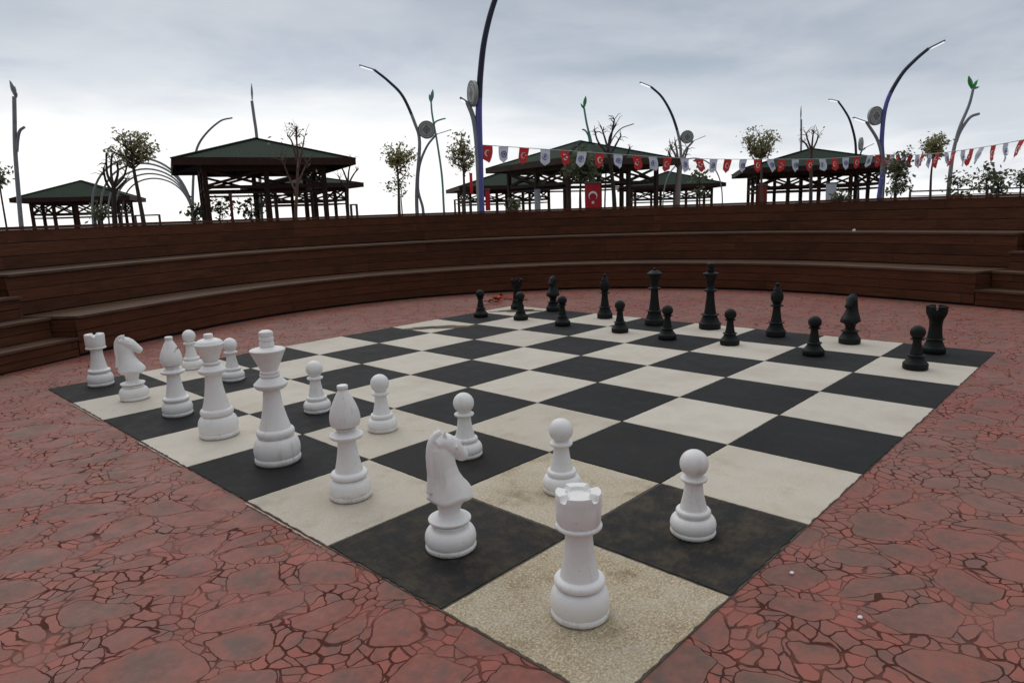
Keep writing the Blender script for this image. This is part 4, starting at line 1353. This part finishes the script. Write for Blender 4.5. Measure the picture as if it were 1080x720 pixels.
def pennant(parent, base, top, along, w, h, red, rng):
    Mx = flag_frame(top - base, along, rng.uniform(-.35, .35))
    Mx = Mx @ Matrix.Rotation(rng.uniform(-.12, .12), 4, 'Z')
    bm = bmesh.new()
    ph = rng.uniform(0, 6); amp = rng.uniform(.02, .06)
    nx, ny = 6, 7
    def Pt(i, j):
        fx = i / nx - .5; fy = j / ny
        bot = h * (.76 + .24 * (1 - abs(fx) * 2))
        narrow = 1 - .12 * fy
        return Vector((fx * w * narrow, -fy * bot, amp * sin(ph + fx * 5 + fy * 3) * fy))
    g = [[bm.verts.new(Mx @ Pt(i, j)) for j in range(ny + 1)] for i in range(nx + 1)]
    for i in range(nx):
        for j in range(ny):
            bm.faces.new((g[i][j], g[i][j + 1], g[i + 1][j + 1], g[i + 1][j]))
    f = link('pennant', bm, M['red' if red else 'wht'], parent, smooth=80)
    bm = bmesh.new()
    zo = amp * sin(ph + .45 * 3) * .45
    for z in (zo + .012, zo - .012):
        if red:
            crescent(bm, -.02 * w, -h * .45, w * .27, z, Mx, 0)
            star(bm, .2 * w, -h * .45, w * .11, z, Mx)
        else:
            seg = 20
            a = [bm.verts.new(Mx @ Vector((w * .27 * cos(6.2832 * k / seg), -h * .45 + w * .27 * sin(6.2832 * k / seg), z))) for k in range(seg)]
            b = [bm.verts.new(Mx @ Vector((w * .2 * cos(6.2832 * k / seg), -h * .45 + w * .2 * sin(6.2832 * k / seg), z))) for k in range(seg)]
            for k in range(seg): bm.faces.new((a[k], a[(k + 1) % seg], b[(k + 1) % seg], b[k]))
            bm.faces.new([bm.verts.new(Mx @ Vector((x * w, -h * .45 + y * w, z))) for x, y in ((-.09, .11), (.09, .11), (.09, -.02), (0, -.14), (-.09, -.02))])
    link('emblem', bm, M['emw' if red else 'emb'], f)

def bunting(pts, flags, w, h, label, seed):
    """pts: (px, py, D) of the cord; flags: list of (px, red)"""
    rng = random.Random(seed)
    P = smooth_path([at(*p) for p in pts], 10)
    base = down_to_plaza(P[0])
    root = empty('bunting', base); tag(root, label, 'bunting')
    bm = bmesh.new(); tube(bm, [p - base for p in P], .010, .010, 5)
    link('cord', bm, M['cord'], root)
    def px_of(p):
        d = p - CAM
        return 540 + F * d.dot(RIGHT) / d.dot(FWD)
    for (x, red) in flags:
        for a, b in zip(P, P[1:]):
            xa, xb = px_of(a), px_of(b)
            if xa <= x < xb:
                t = (x - xa) / (xb - xa)
                pennant(root, base, a + (b - a) * t, b - a, w, h, red, rng)
                break
    return root

bunting([(508, 153, 20), (560, 156.5, 21), (620, 160.5, 22), (700, 166, 23.5), (760, 168, 24.5), (810, 168, 25.5), (870, 167.5, 26.7), (931, 163, 28)],
        [(514, 1), (531, 0), (553, 1), (575, 0), (594.6, 1), (614, 0), (633, 1), (651.7, 0), (671, 1), (688, 0), (704.5, 1), (722, 0), (737, 1), (753, 0), (768, 1), (784, 0), (798.7, 1), (812.5, 0), (825, 1), (839, 0), (855, 1), (867, 0), (880, 1), (892, 0), (904, 1), (918, 0), (926, 1)],
        .35, .48, 'string of red and white pennants between the tall blue lamp and the big right lamp', 5)
bunting([(932, 163, 28), (965, 163.5, 25.5), (990, 161.5, 23.5), (1015, 158.5, 21.5), (1050, 153, 19.2), (1100, 143, 16.5), (1180, 122, 14)],
        [(937, 1), (942, 0), (947, 1), (953.5, 0), (961, 1), (967.5, 0), (974, 1), (981, 0), (988.5, 1), (998, 0), (1007, 1), (1016, 0), (1025, 1), (1036, 0), (1048, 1), (1061, 0), (1078, 1), (1098, 0), (1120, 1)],
        .34, .50, 'string of red and white pennants rising from the big right lamp to the right edge', 9)

def banner(x0, y0, x1, y1, D, mat, label, emblem=None, name='banner'):
    a = at(x0, y0, D); b = at(x1, y1, D)
    w = (b - a).dot(HR); h = a.z - b.z
    c = at((x0 + x1) / 2, y0, D)
    root = empty(name, c); tag(root, label, 'banner')
    bm = bmesh.new()
    nx, ny = 6, 10
    g = [[bm.verts.new(HR * (w * (i / nx - .5)) + Vector((0, 0, -h * j / ny)) + HF * (.03 * sin(i * 1.3 + j * .5) * (j / ny))) for j in range(ny + 1)] for i in range(nx + 1)]
    for i in range(nx):
        for j in range(ny):
            bm.faces.new((g[i][j], g[i][j + 1], g[i + 1][j + 1], g[i + 1][j]))
    link('cloth', bm, M[mat], root, smooth=80)
    bm = bmesh.new(); tube(bm, [HR * (-w * .55), HR * (w * .55)], .025, .025, 8)
    link('rod', bm, M['rail'], root)
    if emblem:
        bm = bmesh.new()
        Mx = Matrix(((HR.x, 0, -HF.x, 0), (HR.y, 0, -HF.y, 0), (0, 1, 0, 0), (0, 0, 0, 1)))
        crescent(bm, 0, -h * .47, w * .28, .05, Mx, -pi / 2)
        star(bm, 0, -h * .72, w * .13, .05, Mx)
        link('emblem', bm, M['emw'], root)
    return root
banner(616.5, 193, 633.5, 221, 24, 'deepred', 'tall red flag with white crescent and star hanging in front of the weathered gazebo', True, 'hanging_flag')
banner(563, 199, 570, 224, 29.5, 'wht', 'narrow pale banner between the posts at the left side of the weathered gazebo')
banner(872, 193, 882, 214, 31.5, 'wht', 'pale blue white banner hanging under the right gazebo')
banner(800, 195, 809, 218, 31, 'darkred', 'dark red banner behind the trunk at the left side of the right gazebo')
banner(239.5, 205, 246, 236, 23, 'darkred', 'dark red panel at the front of the large left gazebo')
banner(78, 215, 84, 238, 40, 'faded', 'faded red banner under the far left gazebo')
banner(494.5, 183, 498.5, 204, 38, 'red', 'thin furled red flag left of the tall blue lamp')
banner(511, 200, 517, 222, 26, 'deepred', 'dark red cloth low beside the foot of the tall blue lamp')

# ------------------------------------------------------------------ railings
def railing(x0, x1, y, D0, D1, label, posts=3, mid=True):
    a, b = at(x0, y, D0), at(x1, y, D1)
    base = down_to_plaza(a)
    root = empty('railing', base); tag(root, label, 'railing')
    b.z = a.z
    bm = bmesh.new(); beam(bm, a - base, b - base, .05, .05); link('top_rail', bm, M['rail'], root)
    if mid:
        bm = bmesh.new(); dz = Vector((0, 0, -.16)); beam(bm, a + dz - base, b + dz - base, .03, .03); link('mid_rail', bm, M['rail'], root)
    for k in range(posts):
        p = a + (b - a) * k / (posts - 1)
        bm = bmesh.new(); beam(bm, Vector((p.x, p.y, PLAZA)) - base, p + Vector((0, 0, .02)) - base, .06, .06)
        link('post', bm, M['rail'], root)
railing(142.5, 168, 227.5, 24, 24, 'short dark railing right of the leaning young tree at left', 2, False)
railing(960, 1082, 202, 24, 24, 'dark railing along the plaza behind the right shrubs', 4)
railing(370, 376, 216, 24, 24, 'small dark railing end right of the large left gazebo', 2, False)
railing(479.5, 496, 211, 30, 30, 'short dark railing left of the foot of the tall blue lamp', 3)

# ------------------------------------------------------------------ light and sky
sun_el, az = radians(38), math.atan2(.30, .95)
sl = bpy.data.lights.new('sun', 'SUN'); sl.energy = .55; sl.angle = radians(45); sl.color = (1, .96, .9)
so = bpy.data.objects.new('sun', sl); col.objects.link(so)
sd = Vector((sin(az) * cos(sun_el), cos(az) * cos(sun_el), sin(sun_el)))
so.rotation_euler = (-sd).to_track_quat('-Z', 'Y').to_euler()

w = bpy.data.worlds.new('World'); sc.world = w; w.use_nodes = True
nt = w.node_tree
bg = nt.nodes['Background']
sky = N(nt, 'ShaderNodeTexSky', sky_type='NISHITA'); sky.sun_disc = False; sky.sun_elevation = sun_el; sky.sun_rotation = az
sky.air_density = 1.2; sky.dust_density = 2.0
tc = N(nt, 'ShaderNodeTexCoord')
sep = N(nt, 'ShaderNodeSeparateXYZ'); L(nt, tc.outputs['Generated'], sep.inputs[0])
z = sep.outputs[2]
den = math_n(nt, 'ADD', math_n(nt, 'MAXIMUM', z, 0.0), 0.10)
cb = N(nt, 'ShaderNodeCombineXYZ'); L(nt, math_n(nt, 'DIVIDE', sep.outputs[0], den), cb.inputs[0]); L(nt, math_n(nt, 'DIVIDE', sep.outputs[1], den), cb.inputs[1])
n1 = noise(nt, cb.outputs[0], .42, 5, .55, .3)
n2 = noise(nt, cb.outputs[0], 1.3, 4, .5, .2)
dr = N(nt, 'ShaderNodeVectorMath', operation='DOT_PRODUCT'); L(nt, tc.outputs['Generated'], dr.inputs[0]); dr.inputs[1].default_value = HR
e = math_n(nt, 'ADD', z, math_n(nt, 'MULTIPLY', math_n(nt, 'SUBTRACT', n1.outputs[0], .5), .17))
e = math_n(nt, 'ADD', e, math_n(nt, 'MULTIPLY', math_n(nt, 'MAXIMUM', dr.outputs['Value'], -.25), .12))
cloud = ramp(nt, e, [(0.0, (1.2, 1.2, 1.18)), (0.08, (1.06, 1.07, 1.08)), (0.135, (.66, .71, .78)), (.21, (.50, .555, .63)), (.32, (.36, .415, .49)), (.5, (.55, .59, .65)), (1.0, (1.35, 1.37, 1.4))])
cloud = mixc(nt, maprange(nt, n2.outputs[0], .35, .7, 0, .34), cloud, (.78, .80, .84))
dk = N(nt, 'ShaderNodeVectorMath', operation='MULTIPLY'); L(nt, cloud, dk.inputs[0]); dk.inputs[1].default_value = (.72, .77, .84)
n3 = noise(nt, cb.outputs[0], .8, 6, .6, .4)
low = maprange(nt, z, .10, .18)
cloud = mixc(nt, math_n(nt, 'MULTIPLY', maprange(nt, n3.outputs[0], .44, .64), math_n(nt, 'MULTIPLY', low, .55)), cloud, dk.outputs[0])
back = N(nt, 'ShaderNodeVectorMath', operation='DOT_PRODUCT'); L(nt, tc.outputs['Generated'], back.inputs[0]); back.inputs[1].default_value = (HF.x, HF.y, 0)
bk = maprange(nt, back.outputs['Value'], -.7, .35, .52, 1.0)      # heavier cloud behind the viewer
bs = N(nt, 'ShaderNodeVectorMath', operation='SCALE'); L(nt, cloud, bs.inputs[0]); L(nt, bk, bs.inputs['Scale']); cloud = bs.outputs[0]
skyc = N(nt, 'ShaderNodeVectorMath', operation='SCALE'); L(nt, sky.outputs[0], skyc.inputs[0]); skyc.inputs['Scale'].default_value = .1
gap = maprange(nt, n1.outputs[0], .55, .8, .04, .3)
fin = mixc(nt, gap, cloud, skyc.outputs[0])
L(nt, fin, bg.inputs[0])
bg.inputs[1].default_value = 1.0

sc.view_settings.view_transform = 'Standard'
sc.view_settings.look = 'None'
sc.view_settings.exposure = 0
sc.view_settings.gamma = 1
sc.view_settings.use_curve_mapping = False
sc.render.engine = 'CYCLES'
sc.cycles.use_denoising = True
sc.cycles.max_bounces = 6
sc.cycles.diffuse_bounces = 3
